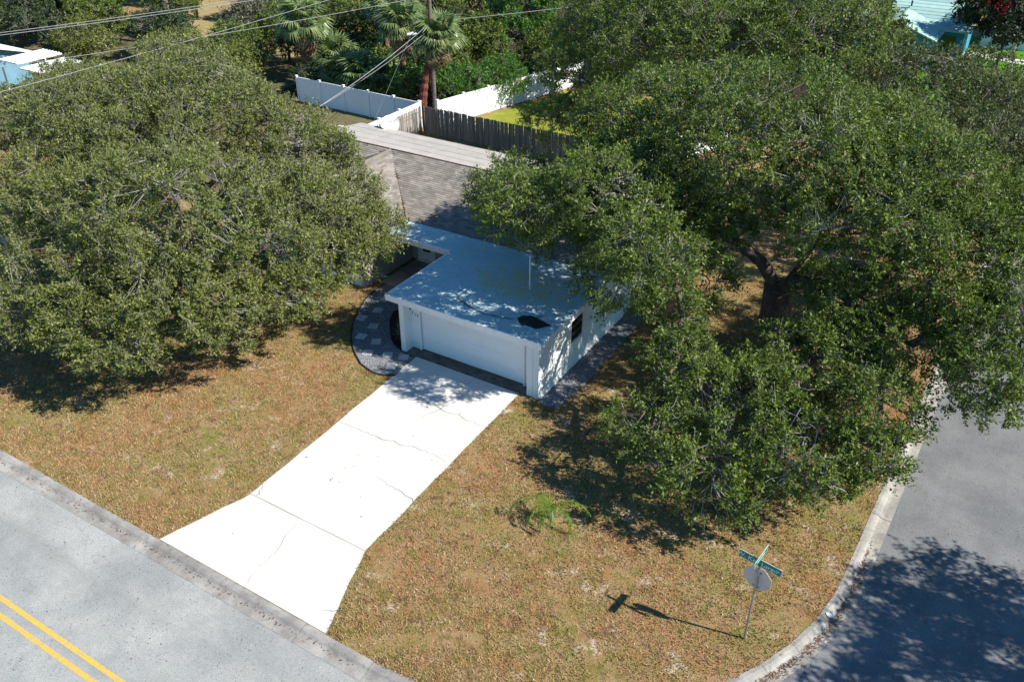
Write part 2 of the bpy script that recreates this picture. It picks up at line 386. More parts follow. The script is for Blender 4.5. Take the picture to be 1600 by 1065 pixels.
# kerb and gutter, cast in segments
kb = empty('kerb', (-12, 10.5, 0)); tag(kb, kind='structure')
PROF = [(-.02, -.3), (-.02, .012), (.10, .016), (.19, -.01), (.27, -.062), (.36, -.085), (.60, -.092), (.60, -.3)]
offs = [offset(KL, d) for d, z in PROF]
rr = random.Random(3)
for i in range(len(KL)-1):
    mb = MB(); mb.v = []
    ea, eb = .004, .996
    for e in (ea, .5, eb):
        for k, (d, z) in enumerate(PROF):
            a, b = offs[k][i], offs[k][i+1]; j = (rr.random()-.5)*.012 if k in (1, 2) else 0
            mb.v.append((a[0]*(1-e)+b[0]*e, a[1]*(1-e)+b[1]*e, z + j))
    n = len(PROF)
    for r_ in range(2):
        for k in range(n-1): mb.f.append((r_*n+k, r_*n+k+1, (r_+1)*n+k+1, (r_+1)*n+k))
    mb.f.append(tuple(range(n))); mb.f.append(tuple(reversed(range(2*n, 3*n))))
    mb.build('kerb_segment', M['kerb'], kb)
# double yellow centre line
for y0 in (6.86, 6.48):
    mb = MB(); xs = np.linspace(-60, 20, 90)
    for a, b in zip(xs[:-1], xs[1:]):
        mb.face([(a, y0-.07, -.096), (b, y0-.07, -.096), (b, y0+.07, -.096), (a, y0+.07, -.096)])
    mb.build('yellow_centre_line', M['yellow'], kind='structure')

# ---------------------------------------------------------------- driveway of cast slabs
dv = empty('driveway', (-16.2, 17, 0)); tag(dv, kind='structure')
def jag(a, b, n, amp, seed):
    r = random.Random(seed); a = Vector(a); b = Vector(b); t = (b-a); nrm = Vector((-t.y, t.x)).normalized(); out = []; w = 0
    for i in range(n+1):
        w = .6*w + (r.random()-.5)*amp
        k = min(i, n-i)/n; out.append(tuple(a + t*(i/n) + nrm*w*(1 if 0 < i < n else 0)))
    return out
def slab(name, poly, top=.012):
    MB().prism(poly, -.1, top).build(name, M['drive'], dv)
def shrink(pts, d):
    c = Vector((sum(p[0] for p in pts)/len(pts), sum(p[1] for p in pts)/len(pts)))
    return [tuple(Vector(p) - (Vector(p)-c).normalized()*d) for p in pts]
def lx(y): return -18.52 - (y-13.7)*.034
def rx(y): return -13.67 - (y-13.7)*.026
MB().prism([(-19.45,10.70),(-12.55,10.70),(rx(13.7)+.02,13.7),(rx(23.15),23.17),(lx(23.15),23.17),(lx(13.7)-.02,13.7)], -.3, -.004).build('joint_bed', M['joint'], dv)
crk = jag((-16.25, 13.7), (-15.75, 10.75), 16, .10, 4)
slab('concrete_slab', shrink(jag((-19.4,10.75), (lx(13.7),13.7), 10, .05, 1)[:-1] + jag((lx(13.7),13.7), (-16.25,13.7), 4, .01, 2)[:-1] + crk, .013))
slab('concrete_slab', shrink(jag((-12.6,10.75), (-15.75,10.75), 4, .01, 3)[:-1] + crk[::-1][:-1] + jag((-16.25,13.7), (rx(13.7),13.7), 4, .01, 5)[:-1] + jag((rx(13.7),13.7), (-12.6,10.75), 10, .05, 6)[:-1], .013))
c18 = jag((lx(18.2),18.2), (rx(18.5),18.5), 26, .16, 7); c21 = jag((lx(21.1),21.1), (rx(20.7),20.7), 26, .18, 8); cv = jag((-16.2,21.0), (-15.9,23.15), 14, .12, 9)
slab('concrete_slab', shrink(jag((lx(18.2),18.2), (lx(13.7),13.7), 14, .04, 11)[:-1] + jag((lx(13.7),13.7), (rx(13.7),13.7), 6, .01, 2)[:-1] + jag((rx(13.7),13.7), (rx(18.5),18.5), 14, .05, 12)[:-1] + c18[::-1], .013))
slab('concrete_slab', shrink(jag((lx(21.1),21.1), (lx(18.2),18.2), 9, .04, 13)[:-1] + c18[:-1] + jag((rx(18.5),18.5), (rx(20.7),20.7), 8, .05, 14)[:-1] + c21[::-1], .013))
i0 = min(range(len(c21)), key=lambda i: abs(c21[i][0]+16.2)); cv[0] = c21[i0]
slab('concrete_slab', shrink(jag((lx(23.15),23.15), (lx(21.1),21.1), 7, .04, 15)[:-1] + c21[:i0] + cv, .013))
slab('concrete_slab', shrink(c21[i0:][:-1] + jag((rx(20.7),20.7), (rx(23.15),23.15), 7, .05, 16) + cv[::-1][:-1], .013))
def crack(a, b, seed, wd=.011):
    P = jag(a, b, 18, .10, seed); mb = MB()
    for i in range(len(P)-1):
        p, q = Vector(P[i]), Vector(P[i+1]); n = Vector((-(q-p).y, (q-p).x)).normalized(); w1 = wd*(1-i/18.); w2 = wd*(1-(i+1)/18.)
        mb.face([(*(p+n*w1), .0165), (*(p-n*w1), .0165), (*(q-n*w2), .0165), (*(q+n*w2), .0165)])
    mb.build('crack', M['joint'], dv)
crack((rx(16.2), 16.2), (-16.0, 16.6), 31); crack((-18.3, 13.75), (-18.55, 14.6), 32); crack((-12.75, 11.6), (-13.5, 11.2), 33); crack((-15.9, 21.0), (-16.3, 19.6), 34)

# ---------------------------------------------------------------- gravel path, pavers, side bed
def arc(c, rx_, ry_, a0, a1, n): return [(c[0]+rx_*math.cos(R(a)), c[1]+ry_*math.sin(R(a))) for a in np.linspace(a0, a1, n)]
outer = [(-18.72, 21.62), (-19.15, 21.36), (-19.6, 21.30), (-20.4, 21.52), (-21.3, 22.12), (-22.1, 22.9), (-22.75, 23.75), (-23.3, 24.8), (-23.75, 25.9), (-23.9, 27.4)]
inner = [(-21.6, 27.4), (-21.75, 26.2), (-21.85, 25.5), (-21.55, 24.85), (-21.1, 24.3), (-20.6, 23.72), (-20.1, 23.35), (-19.5, 23.12), (-18.92, 23.05)]
path = outer + inner
MB().prism(path, -.1, .02).build('gravel_path', M['gravel_bed'], kind='structure')
gp = bpy.data.objects['gravel_path']
mb = MB(); mb.tube([(x, y, .03) for x, y in outer], .035, 6); mb.build('edging', M['edging'], gp)
mb = MB(); mb.tube([(x, y, .03) for x, y in inner], .03, 6); mb.build('edging', M['edging'], gp)
for (x, y), a in zip([(-22.54,25.23),(-22.75,24.35),(-21.85,24.07),(-21.75,23.15),(-20.95,23.16),(-20.7,22.3),(-19.89,22.6),(-19.23,22.82),(-19.24,22.02),(-22.9,26.2),(-22.2,26.8)], (20,12,25,15,30,22,35,28,20,5,0)):
    mb = MB(); pts = []
    for sx_, sy_ in ((-1,-1),(1,-1),(1,1),(-1,1)):
        pts.append((x + .2*(sx_*math.cos(R(a)) - sy_*math.sin(R(a))), y + .2*(sx_*math.sin(R(a)) + sy_*math.cos(R(a)))))
    mb.prism(pts, .0, .058).build('paver', M['paver'], gp)
side = [(-13.08, 23.2), (-12.75, 22.95), (-12.2, 23.1), (-12.05, 25), (-12.1, 28.5), (-12.2, 31), (-13.08, 31)]
MB().prism(side, -.1, .018).build('side_gravel_bed', M['gravel_bed'], kind='structure')
def inside(pts, poly):
    x, y = pts[:, 0], pts[:, 1]; r = np.zeros(len(pts), bool); n = len(poly)
    for i in range(n):
        x0, y0 = poly[i]; x1, y1 = poly[(i+1) % n]
        if y0 == y1: continue
        c = ((y0 > y) != (y1 > y)) & (x < (x1-x0)*(y-y0)/(y1-y0)+x0); r ^= c
    return r
def pebbles(poly, n, seed, parent):
    g = np.random.default_rng(seed); a = np.array(poly); lo, hi = a.min(0), a.max(0)
    p = g.uniform(lo, hi, (n*3, 2)); p = p[inside(p, poly)][:n]; k = len(p)
    s = g.uniform(.012, .028, (k, 1, 1)); oct_ = np.array([[1,0,0],[0,1,0],[-1,0,0],[0,-1,0],[0,0,.7],[0,0,-.7]])
    V = oct_[None]*s*g.uniform(.7, 1.3, (k, 6, 1)); th = g.uniform(0, 6.28, k); c, s_ = np.cos(th)[:, None], np.sin(th)[:, None]
    V = np.stack([V[..., 0]*c - V[..., 1]*s_, V[..., 0]*s_ + V[..., 1]*c, V[..., 2]], -1) + np.concatenate([p, np.full((k, 1), .028)], 1)[:, None]
    F = np.array([[0,1,4],[1,2,4],[2,3,4],[3,0,4],[1,0,5],[2,1,5],[3,2,5],[0,3,5]])[None] + (np.arange(k)*6)[:, None, None]
    np_obj('pebbles', V.reshape(-1, 3), F.reshape(-1, 3), M['pebble'], parent, kind='stuff')
pebbles(path, 9000, 1, gp); pebbles(side, 6500, 2, bpy.data.objects['side_gravel_bed'])
mulch_poly = inner[2:8] + [(-19.66, 23.3), (-19.66, 27.4), (-21.6, 27.4), (-21.75, 26.2)]
MB().prism(mulch_poly, -.1, .016).build('mulch_bed', M['mulch'], kind='structure')
MB().box(-24.1, -19.62, 27.41, 30.3, -.1, .06).build('porch_floor', M['porch'], kind='structure')

# ---------------------------------------------------------------- the house
H = empty('house', (-20, 28, 0), 'single storey white stucco house with flat roofed garage and shingled main roof', 'house')
def hb(name, box, mat, parent=H, **kw): return MB().box(*box).build(name, M[mat], parent, **kw)
# garage shell
hb('wall', (-13.35, -13.1, 23.2, 30.55, -.1, 2.38), 'stucco', label='dappled right hand garage wall with a barred window')
hb('wall', (-19.62, -19.40, 23.2, 30.55, -.1, 2.38), 'stucco')
hb('wall', (-19.398, -18.95, 23.69, 23.9, -.1, 2.38), 'stucco')
hb('wall', (-14.02, -13.352, 23.69, 23.9, -.1, 2.38), 'stucco')
hb('wall', (-18.948, -14.022, 23.76, 23.9, 2.14, 2.38), 'stucco')
hb('base_trim', (-13.098, -13.03, 23.25, 30.5, -.1, .10), 'trim')
hb('threshold', (-19.39, -13.36, 23.17, 23.688, -.1, .022), 'apron', label='dark stained concrete strip under the garage door')
hb('corner_post', (-13.62, -13.36, 23.2, 23.42, .022, 2.38), 'stucco')
# sectional garage door
GD = MB().box(-18.94, -14.03, 23.80, 23.83, .02, 2.135).build('garage_door', M['door'], H)
for k in range(4):
    z0 = .025 + k*.528; mb = MB()
    for j in range(4):
        a = z0 + j*.131; mb.hexa([(-18.93,23.765,a+.004),(-14.04,23.765,a+.004),(-14.04,23.799,a+.004),(-18.93,23.799,a+.004)], [(-18.93,23.775,a+.128),(-14.04,23.775,a+.128),(-14.04,23.799,a+.128),(-18.93,23.799,a+.128)])
    mb.build('panel', M['door'], GD)
hb('door_jamb', (-18.99, -18.93, 23.64, 23.688, .022, 2.14), 'trim'); hb('door_jamb', (-14.04, -13.98, 23.64, 23.688, .022, 2.14), 'trim')
# flat roof with fascia
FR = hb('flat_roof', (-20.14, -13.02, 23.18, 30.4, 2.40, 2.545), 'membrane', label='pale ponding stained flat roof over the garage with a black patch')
hb('fascia', (-20.20, -12.97, 23.10, 23.178, 2.30, 2.56), 'trim'); hb('fascia', (-20.20, -20.142, 23.18, 27.62, 2.32, 2.56), 'trim')
hb('fascia', (-13.018, -12.965, 23.18, 30.4, 2.32, 2.56), 'trim')
hb('soffit', (-19.99, -19.63, 23.2, 27.5, 2.36, 2.398), 'trim')
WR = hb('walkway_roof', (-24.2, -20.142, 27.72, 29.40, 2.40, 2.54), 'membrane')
hb('fascia', (-24.2, -20.21, 27.64, 27.718, 2.30, 2.555), 'trim'); hb('fascia', (-24.27, -24.202, 27.64, 29.3, 2.30, 2.555), 'trim')
# house number and porch-side light on the recess wall
def text(name, s, size, mat, parent, loc, rot, depth=.004, label=None):
    c = bpy.data.curves.new('t', 'FONT'); c.body = s; c.size = size; c.extrude = depth; c.align_x = 'CENTER'; c.align_y = 'CENTER'
    o = bpy.data.objects.new('t', c); me = bpy.data.meshes.new_from_object(o); bpy.data.objects.remove(o)
    me.transform(Matrix.Translation(loc) @ rot); me.materials.append(mat)
    q = bpy.data.objects.new(name, me); link(q, parent); return tag(q, label)
RX = Matrix.Rotation(R(90), 4, 'X')
for i, ch in enumerate('719'):
    text('house_number', ch, .21, M['black'], H, Vector((-19.40 + .135*i + .08, 23.682, 1.66 - .035*i)), RX)
mb = MB(); mb.tube([(-19.42, 23.69, 1.86), (-19.42, 23.61, 1.86)], .05, 10); mb.build('wall_light', M['black'], H)
# window in the right wall
W_ = MB().box(-13.105, -13.09, 25.66, 26.62, 1.20, 2.22).build('window', M['glass'], H)
mb = MB()
for bx in ((-13.098,-13.06,25.58,25.66,1.12,2.30),(-13.098,-13.06,26.62,26.70,1.12,2.30),(-13.098,-13.06,25.661,26.619,2.222,2.30),(-13.098,-13.05,25.661,26.619,1.12,1.198)): mb.box(*bx)
mb.build('frame', M['trim'], W_)
for z in (1.54, 1.88): MB().box(-13.089, -13.075, 25.662, 26.618, z-.008, z+.008).build('bar', M['galv'], W_)
# roof vent pipe
mb = MB(); mb.tube([(-15.46, 26.5, 2.54), (-15.46, 26.5, 4.05)], .028, 8); mb.build('vent_pipe', M['trim'], H)
# entry wall, door, wing walls, rear walls
hb('wall', (-24.4, -19.7, 30.302, 30.5, -.1, 2.52), 'entry', label='beige entry wall with the white door under the walkway roof')
ED = MB().box(-23.95, -23.10, 30.262, 30.300, .07, 2.08).build('entry_door', M['door'], H)
hb('pane', (-23.74, -23.30, 30.252, 30.261, .56, 1.85), 'black', ED); 
mb = MB(); mb.tube([(-23.18, 30.262, 1.0), (-23.18, 30.20, 1.0)], .03, 8); mb.build('handle', M['black'], ED)
for bx in ((-24.03,-23.955,30.24,30.30,.06,2.16),(-23.095,-23.02,30.24,30.30,.06,2.16)): hb('door_jamb', bx, 'trim')
hb('door_sill', (-24.03, -23.02, 30.10, 30.239, .06, .10), 'trim')
hb('wall', (-24.6, -24.402, 26.6, 30.5, -.1, 2.5), 'entry'); hb('wall', (-31.6, -24.602, 26.6, 26.8, -.1, 2.5), 'stucco')
hb('wall', (-31.8, -31.602, 26.6, 30.5, -.1, 2.5), 'stucco'); hb('wall', (-34.6, -31.802, 30.3, 30.5, -.1, 2.5), 'stucco')
hb('wall', (-34.8, -34.602, 30.3, 37.0, -.1, 2.5), 'stucco'); hb('wall', (-34.6, -13.352, 36.8, 37.0, -.1, 3.1), 'stucco')
hb('wall', (-13.35, -13.1, 30.552, 37.0, -.1, 2.5), 'stucco')
# main roof
ez, rz, ey, ry = 2.56, 3.86, 29.32, 33.67
vl = (ry-ey)
rf = MB()
rf.face([(-35.2,ey,ez),(-32.3,ey,ez),(-28.1,ry,rz),(-35.2,ry,rz)])
rf.face([(-28.1,ry,rz),(-23.9,ey,ez),(-12.6,ey,ez),(-12.6,ry,rz)])
rf.face([(-28.1,ry,rz),(-28.1,26.1,rz),(-23.9,26.1,ez),(-23.9,ey,ez)])
rf.face([(-28.1,26.1,rz),(-28.1,ry,rz),(-32.3,ey,ez),(-32.3,26.1,ez)])
rf.face([(-12.6,ry,rz),(-12.6,ey,ez),(-12.6,ey,ez-.2),(-12.6,ry,ez-.2)])
rf.face([(-23.9,26.1,ez),(-28.1,26.1,rz),(-32.3,26.1,ez)])
RF = rf.build('roof', M['shingle_base'], H, label='grey brown shingled hip and valley roof of the main house')
# shingles
def shingle_mesh():
    L, Wd, th = .175, .325, .016
    v = [(0,0,0),(Wd,0,0),(Wd,-L,th),(0,-L,th),(0,-L,0.0),(Wd,-L,0.0)]
    me = bpy.data.meshes.new('shingle'); me.from_pydata(v, [], [(0,3,2,1),(3,4,5,2),(0,4,3),(1,2,5)]); me.materials.append(M['shingle']); return me
SM = shingle_mesh()
pitch = math.atan2(rz-ez, ry-ey); pitchw = math.atan2(rz-ez, 4.2)
cands = []
rs = random.Random(8)
def slope(orig, ax, dn, keep):
    """orig: ridge start, ax: unit along the course, dn: unit down slope"""
    nrm = ax.cross(-dn); nrm = nrm if nrm.z > 0 else -nrm
    r = 0; s = .0
    while s < 4.62:
        x = -(.16 if r % 2 else 0)
        while x < 24:
            c = orig + ax*(x+.16) + dn*(s+.08)
            if keep(c): cands.append((orig + ax*(x + rs.uniform(-.006, .006)) + dn*(s + rs.uniform(-.006, .006)) + nrm*.006, ax, dn, nrm))
            x += .33
        s += .146; r += 1
dn1 = Vector((0, -(ry-ey), -(rz-ez))).normalized(); dn2 = Vector((4.2, 0, -(rz-ez))).normalized()
k_ = 4.2/(ry-ey)
slope(Vector((-35.2, ry, rz)), Vector((1,0,0)), dn1, lambda c: c.y > ey-.02 and ((c.x > -28.1 + (ry-c.y)*k_ and c.x < -12.75) or c.x < -28.1 - (ry-c.y)*k_))
slope(Vector((-28.1, 26.1, rz)), Vector((0,1,0)), dn2, lambda c: c.x < -23.85 and c.y < ry - (c.x+28.1)/k_)
def show(c):   # how openly a shingle lies in the sunlit gap between the two trees
    p = c[0]; return (p - Vector((-25.3, 31.5, 3.2))).length
cands.sort(key=show)
for p, ax, dn, nn in cands[:300]:
    o = bpy.data.objects.new('shingle', SM); col.objects.link(o); o.parent = RF
    m4 = Matrix(((ax.x, -dn.x, nn.x, p.x), (ax.y, -dn.y, nn.y, p.y), (ax.z, -dn.z, nn.z, p.z), (0,0,0,1)))
    o.matrix_basis = m4
sv = np.array([v.co[:] for v in SM.vertices]); V = []; 
for p, ax, dn, nn in cands[300:]:
    A = np.array([ax, -dn, nn]); V.append(sv @ A + np.array(p))
V = np.concatenate(V); k = len(cands)-300
Fq = (np.array([[0,3,2,1],[3,4,5,2]])[None] + (np.arange(k)*6)[:, None, None]).reshape(-1, 4)
np_obj('shingles', V, Fq, M['shingle'], RF, kind='stuff')
hb('ridge_edge', (-33.2, -12.6, ry-.03, ry+.05, rz-.02, rz+.035), 'rust', RF, label='dark rusty strip along the ridge')
mb = MB(); mb.tube([(-28.1, 33.6, rz+.01), (-28.1, 26.1, rz+.01)], .05, 6); mb.build('ridge_cap', M['shingle'], RF)
mb = MB(); mb.tube([(-28.1, ry, rz-.02), (-23.9, ey, ez)], .035, 6); mb.build('valley', M['rust'], RF)
# low rear roof of rolled sheets
RR = MB().hexa([(-33.2,ry+.05,3.5),(-12.6,ry+.05,3.5),(-12.6,37.2,3.1),(-33.2,37.2,3.1)], [(-33.2,ry+.05,3.82),(-12.6,ry+.05,3.82),(-12.6,37.2,3.42),(-33.2,37.2,3.42)]).build('rear_roof', M['rolled'], H, label='pale low slope rear roof of rolled sheets')
for i in range(4):
    a = ry+.06 + i*.87; b = a + .90; zz = lambda y: 3.82 - (y-ry-.05)*.4/3.48
    MB().hexa([(-33.15,a,zz(a)-.005),(-12.65,a,zz(a)-.005),(-12.65,b,zz(b)-.005),(-33.15,b,zz(b)-.005)], [(-33.15,a,zz(a)+.016),(-12.65,a,zz(a)+.016),(-12.65,b,zz(b)+.004),(-33.15,b,zz(b)+.004)]).build('roof_sheet', M['rolled'], RR)

# satellite dish standing at the rear roof edge
SD = empty('satellite_dish', (-31.1, 37.0, 3.42), 'white rust stained satellite dish behind the rear roof edge', 'dish')
me_v = []; nseg, nr = 28, 7; mb = MB()
ax = Vector((.55, -.62, .55)).normalized(); uu = ax.orthogonal().normalized(); vv = ax.cross(uu); c0 = Vector((-31.1, 37.35, 3.62))
for off in (0, -.015):
    base = len(mb.v)
    for i in range(nr+1):
        r_ = .52*i/nr
        for k in range(nseg):
            a = 2*math.pi*k/nseg; mb.v.append(tuple(c0 + (uu*math.cos(a)+vv*math.sin(a))*r_ + ax*(.55*r_*r_ + off)))
    for i in range(nr):
        for k in range(nseg):
            q = (base+i*nseg+k, base+i*nseg+(k+1) % nseg, base+(i+1)*nseg+(k+1) % nseg, base+(i+1)*nseg+k); mb.f.append(q if off == 0 else q[::-1])
mb.build('reflector', M['dish'], SD, smooth=True)
mb = MB(); mb.tube([(-31.1, 37.05, 3.40), (-31.1, 37.3, 3.42), tuple(c0 - ax*.03)], .03, 8); mb.build('mast', M['galv'], SD)
mb = MB(); mb.tube([tuple(c0 - uu*.5 + ax*.1), tuple(c0 + ax*.55)], .014, 6); mb.tube([tuple(c0 + ax*.50), tuple(c0 + ax*.62)], .04, 8); mb.build('feed_arm', M['galv'], SD)

# ---------------------------------------------------------------- corner sign
ROT = Matrix.Translation((-2.79,16.61,0)) @ Matrix.Rotation(R(-9), 4, 'Z') @ Matrix.Translation((2.79,-16.61,0))
SG = empty('street_sign', (-2.79, 16.61, 0), 'galvanised sign post with green street name blades and back of a stop sign', 'sign')
mb = MB(); mb.tube([(-2.79, 16.61, -.2), (-2.79, 16.61, 2.78)], .032, 10); mb.build('post', M['galv'], SG)
def octa(y, r, z): return [(-2.80 + r*math.cos(R(22.5+45*i)), y, z + r*math.sin(R(22.5+45*i))) for i in range(8)]
mb = MB(); f0 = octa(16.655, .405, 2.30); f1 = octa(16.662, .405, 2.30); mb.v = f0 + f1
mb.f = [tuple(range(8))] + [tuple(8+i for i in reversed(range(8)))] + [(i, 8+i, 8+(i+1) % 8, (i+1) % 8) for i in range(8)]
mb.v = [tuple(ROT @ Vector(p)) for p in mb.v]; ST = mb.build('stop_plate', M['signback'], SG, label='grey back of the octagonal stop sign')
mb = MB(); f0 = octa(16.6635, .385, 2.30); mb.face(list(reversed(f0))); mb.v = [tuple(ROT @ Vector(p)) for p in mb.v]; mb.build('red_face', M['stopred'], ST)
mb = MB(); mb.box(-2.9, -2.70, 16.640, 16.654, 2.0, 2.03); mb.box(-2.9, -2.70, 16.640, 16.654, 2.5, 2.53); mb.v = [tuple(ROT @ Vector(p)) for p in mb.v]; mb.build('bracket', M['galv'], ST)
def blade(name, cx, cy, cz, L, hgt, ang, tilt, s, label, textsize):
    B = Matrix.Translation((cx, cy, cz)) @ Matrix.Rotation(R(ang), 4, 'Z') @ Matrix.Rotation(R(tilt), 4, 'Y')
    def bb(x0, x1, y0, y1, z0, z1, nm, mat, par):
        m = MB().box(x0, x1, y0, y1, z0, z1); m.v = [tuple(B @ Vector(p)) for p in m.v]; return m.build(nm, mat, par)
    o = bb(-L/2, L/2, -.004, .004, -hgt/2, hgt/2, name, M['signwhite'], SG); tag(o, label)
    e = .014
    bb(-L/2+e, L/2-e, -.0065, .0065, -hgt/2+e, hgt/2-e, 'green_face', M['signgreen'], o)
    for sgn in (-1, 1):
        rot = B @ Matrix.Translation((0, sgn*.0078, 0)) @ (RX if sgn < 0 else Matrix.Rotation(R(180), 4, 'Z') @ RX)
        for tx, x, sz, dz in s:
            text('lettering', tx, sz, M['signwhite'], o, Vector(), rot @ Matrix.Translation((x, 0, 0)) @ Matrix.Translation((0, dz, 0)), .0006)
    return o
blade('name_blade', -2.80, 16.61, 2.895, 1.16, .245, -5, 4, [('W. Key Largo', -.07, .195, -.01), ('Dr', .49, .09, .02)], 'green street name blade reading W. Key Largo Dr', .15)
bl2 = blade('name_blade', -2.80, 16.61, 3.115, .80, .205, 84, 0, [], 'sunlit green cross street name blade', .12)
mb = MB(); r5 = random.Random(2); x = -.24
for i in range(9):
    h = r5.choice((.045, .06, .08)); 
    for sg in (-1, 1):
        m2 = MB().box(x, x+.028, sg*.0068, sg*.0074, -.04, -.04+h); m2.v = [tuple(Matrix.Translation((-2.80,16.61,3.115)) @ Matrix.Rotation(R(84),4,'Z') @ Vector(p)) for p in m2.v]
        n0 = len(mb.v); mb.v += m2.v; mb.f += [tuple(n0+i_ for i_ in f) for f in m2.f]
    x += .053
mb.build('worn_lettering', M['signwhite'], bl2)
mb = MB(); mb.box(-2.83, -2.76, 16.59, 16.63, 2.755, 2.80); mb.box(-2.815, -2.785, 16.595, 16.625, 3.0, 3.02); mb.build('cap_bracket', M['galv'], SG)
# scrap of paper in the gutter
mb = MB(); g = random.Random(4)
pp = [(-1.0+.11*math.cos(a)*g.uniform(.7,1.2), 18.62+.09*math.sin(a)*g.uniform(.7,1.2)) for a in np.linspace(0, 5.6, 7)]
mb.v = [(x, y, .0 + g.uniform(0, .05)) for x, y in pp] + [(-1.0, 18.62, .06)]
mb.f = [(i, (i+1) % 7, 7) for i in range(7)]
mb.build('paper_scrap', M['paper'], label='crumpled white paper scrap lying in the corner gutter', cat='litter')

# ---------------------------------------------------------------- fences
def picket_mesh(w_, h, t_):
    m = MB(); c = .03
    pts = [(-w_/2, 0), (w_/2, 0), (w_/2, h-c), (w_/2-c, h), (-w_/2+c, h), (-w_/2, h-c)]
    m.v = [(x, -t_/2, z) for x, z in pts] + [(x, t_/2, z) for x, z in pts]
    m.f = [tuple(range(6)), tuple(range(11, 5, -1))] + [(i, i+6, (i+1) % 6+6, (i+1) % 6) for i in range(6)]
    me = bpy.data.meshes.new('picket'); me.from_pydata(m.v, [], m.f); me.materials.append(M['picket']); return me
PK = picket_mesh(.14, 1.82, .018)
def wood_fence(a, b, label, step=.158, side=-1, seed=1):
    a = Vector(a); b = Vector(b); t = (b-a); L = t.length; t.normalize(); ang = math.atan2(t.y, t.x); nn = Vector((-t.y, t.x, 0))*side
    root = empty('wooden_fence', a, label, 'fence', 'weathered wooden fences of the back yard'); g = random.Random(seed)
    n = int(L/step)
    for i in range(n):
        p = a + t*(i*step+.07) + nn*.03
        o = bpy.data.objects.new('picket', PK); col.objects.link(o); o.parent = root
        o.matrix_parent_inverse = Matrix.Translation(-root.location)
        o.location = p + Vector((0, 0, g.uniform(-.03, .02))); o.rotation_euler = (g.uniform(-.012, .012), g.uniform(-.018, .018), ang + g.uniform(-.03, .03))
    for z in (.35, 1.45):
        m = MB(); m.tube([tuple(a + Vector((0,0,z)) - nn*.005), tuple(b + Vector((0,0,z)) - nn*.005)], .03, 4); m.build('rail', M['picket'], root)
    k = int(L/2.4)
    for i in range(k+1):
        p = a + t*(L*i/k) - nn*.07; m = MB().box(p.x-.045, p.x+.045, p.y-.045, p.y+.045, -.2, 1.78); m.build('post', M['picket'], root)
    return root
wood_fence((-35.35, 37.6, 0), (-35.35, 45.75, 0), 'sunlit weathered picket fence in front of the white vinyl cap rail', .185, -1, 1)
wood_fence((-35.25, 45.85, 0), (-9.5, 45.85, 0), 'long shaded grey picket fence across the back yard behind the house', .158, -1, 2)
def vinyl_fence(a, b, label, h=1.8):
    a = Vector(a); b = Vector(b); t = b-a; L = t.length; t.normalize(); nn = Vector((-t.y, t.x, 0))
    root = empty('vinyl_fence', a, label, 'fence'); k = max(1, round(L/2.4)); ang = math.atan2(t.y, t.x)
    def bx(l0, l1, d, z0, z1, nm):
        m = MB(); q = lambda l, s, z: tuple(a + t*l + nn*s + Vector((0,0,z)))
        m.hexa([q(l0,-d,z0), q(l1,-d,z0), q(l1,d,z0), q(l0,d,z0)], [q(l0,-d,z1), q(l1,-d,z1), q(l1,d,z1), q(l0,d,z1)]); return m.build(nm, M['vinyl'], root)
    for i in range(k+1):
        l = L*i/k; bx(l-.065, l+.065, .065, -.2, h+.06, 'post'); bx(l-.085, l+.085, .085, h+.061, h+.13, 'post_cap')
    for i in range(k):
        l0 = L*i/k + .066; l1 = L*(i+1)/k - .066; n = 8; wd = (l1-l0)/n
        for j in range(n): bx(l0 + wd*j + .004, l0 + wd*(j+1) - .004, .02, .12, h-.12, 'board')
        bx(l0, l1, .035, h-.119, h+.02, 'rail'); bx(l0, l1, .035, .03, .119, 'rail')
    return root
vinyl_fence((-47.5, 46.7, 0), (-35.9, 46.4, 0), 'shaded white vinyl privacy fence below the palms')
vinyl_fence((-35.75, 37.6, 0), (-35.85, 46.2, 0), 'white vinyl fence directly behind the sunlit wooden pickets', 1.86)
vinyl_fence((-35.0, 47.2, 0), (-31.2, 63.5, 0), 'dazzling sunlit white vinyl fence beside the yellow green lawn', 1.82)
vinyl_fence((-19.2, 47.0, 0), (-16.6, 55.0, 0), 'short sunlit white vinyl fence seen past the forked trunk', 1.82)
def sheet(name, pts, z, mat): return MB().prism(pts, -.2, z).build(name, M[mat], kind='structure')
sheet('neighbour_lawn', [(-34.6,46.3),(-20.5,46.3),(-18,58),(-31,63)], .006, 'yellow_lawn')
sheet('far_lawn', [(-9,62),(-.6,62),(.6,100),(-4,100),(-11,90),(-12,72)], .006, 'lush_lawn')
sheet('dry_field', [(-80,56),(-61,50.5),(-54,58),(-62,70),(-84,70)], .006, 'dry_field')
sheet('side_yard', [(-110,30),(-36.2,30),(-36.2,46.2),(-51.2,46.4),(-51.2,56),(-80,55.5),(-110,60)], .004, 'far_ground')
sheet('bare_patch', [(-6,64),(-.7,64.5),(-.6,69.6),(-4,69)], .010, 'bare_soil')
sheet('wood_floor', [(-51,47.2),(-51,46.9),(-36,47.2),(-32,64),(-14,64),(-14,72),(-40,110),(-51,112)], .005, 'mulch')
sheet('pale_walk', [(-8.5,88),(-.2,86.5),(0,88),(-8.5,90)], .012, 'sand')

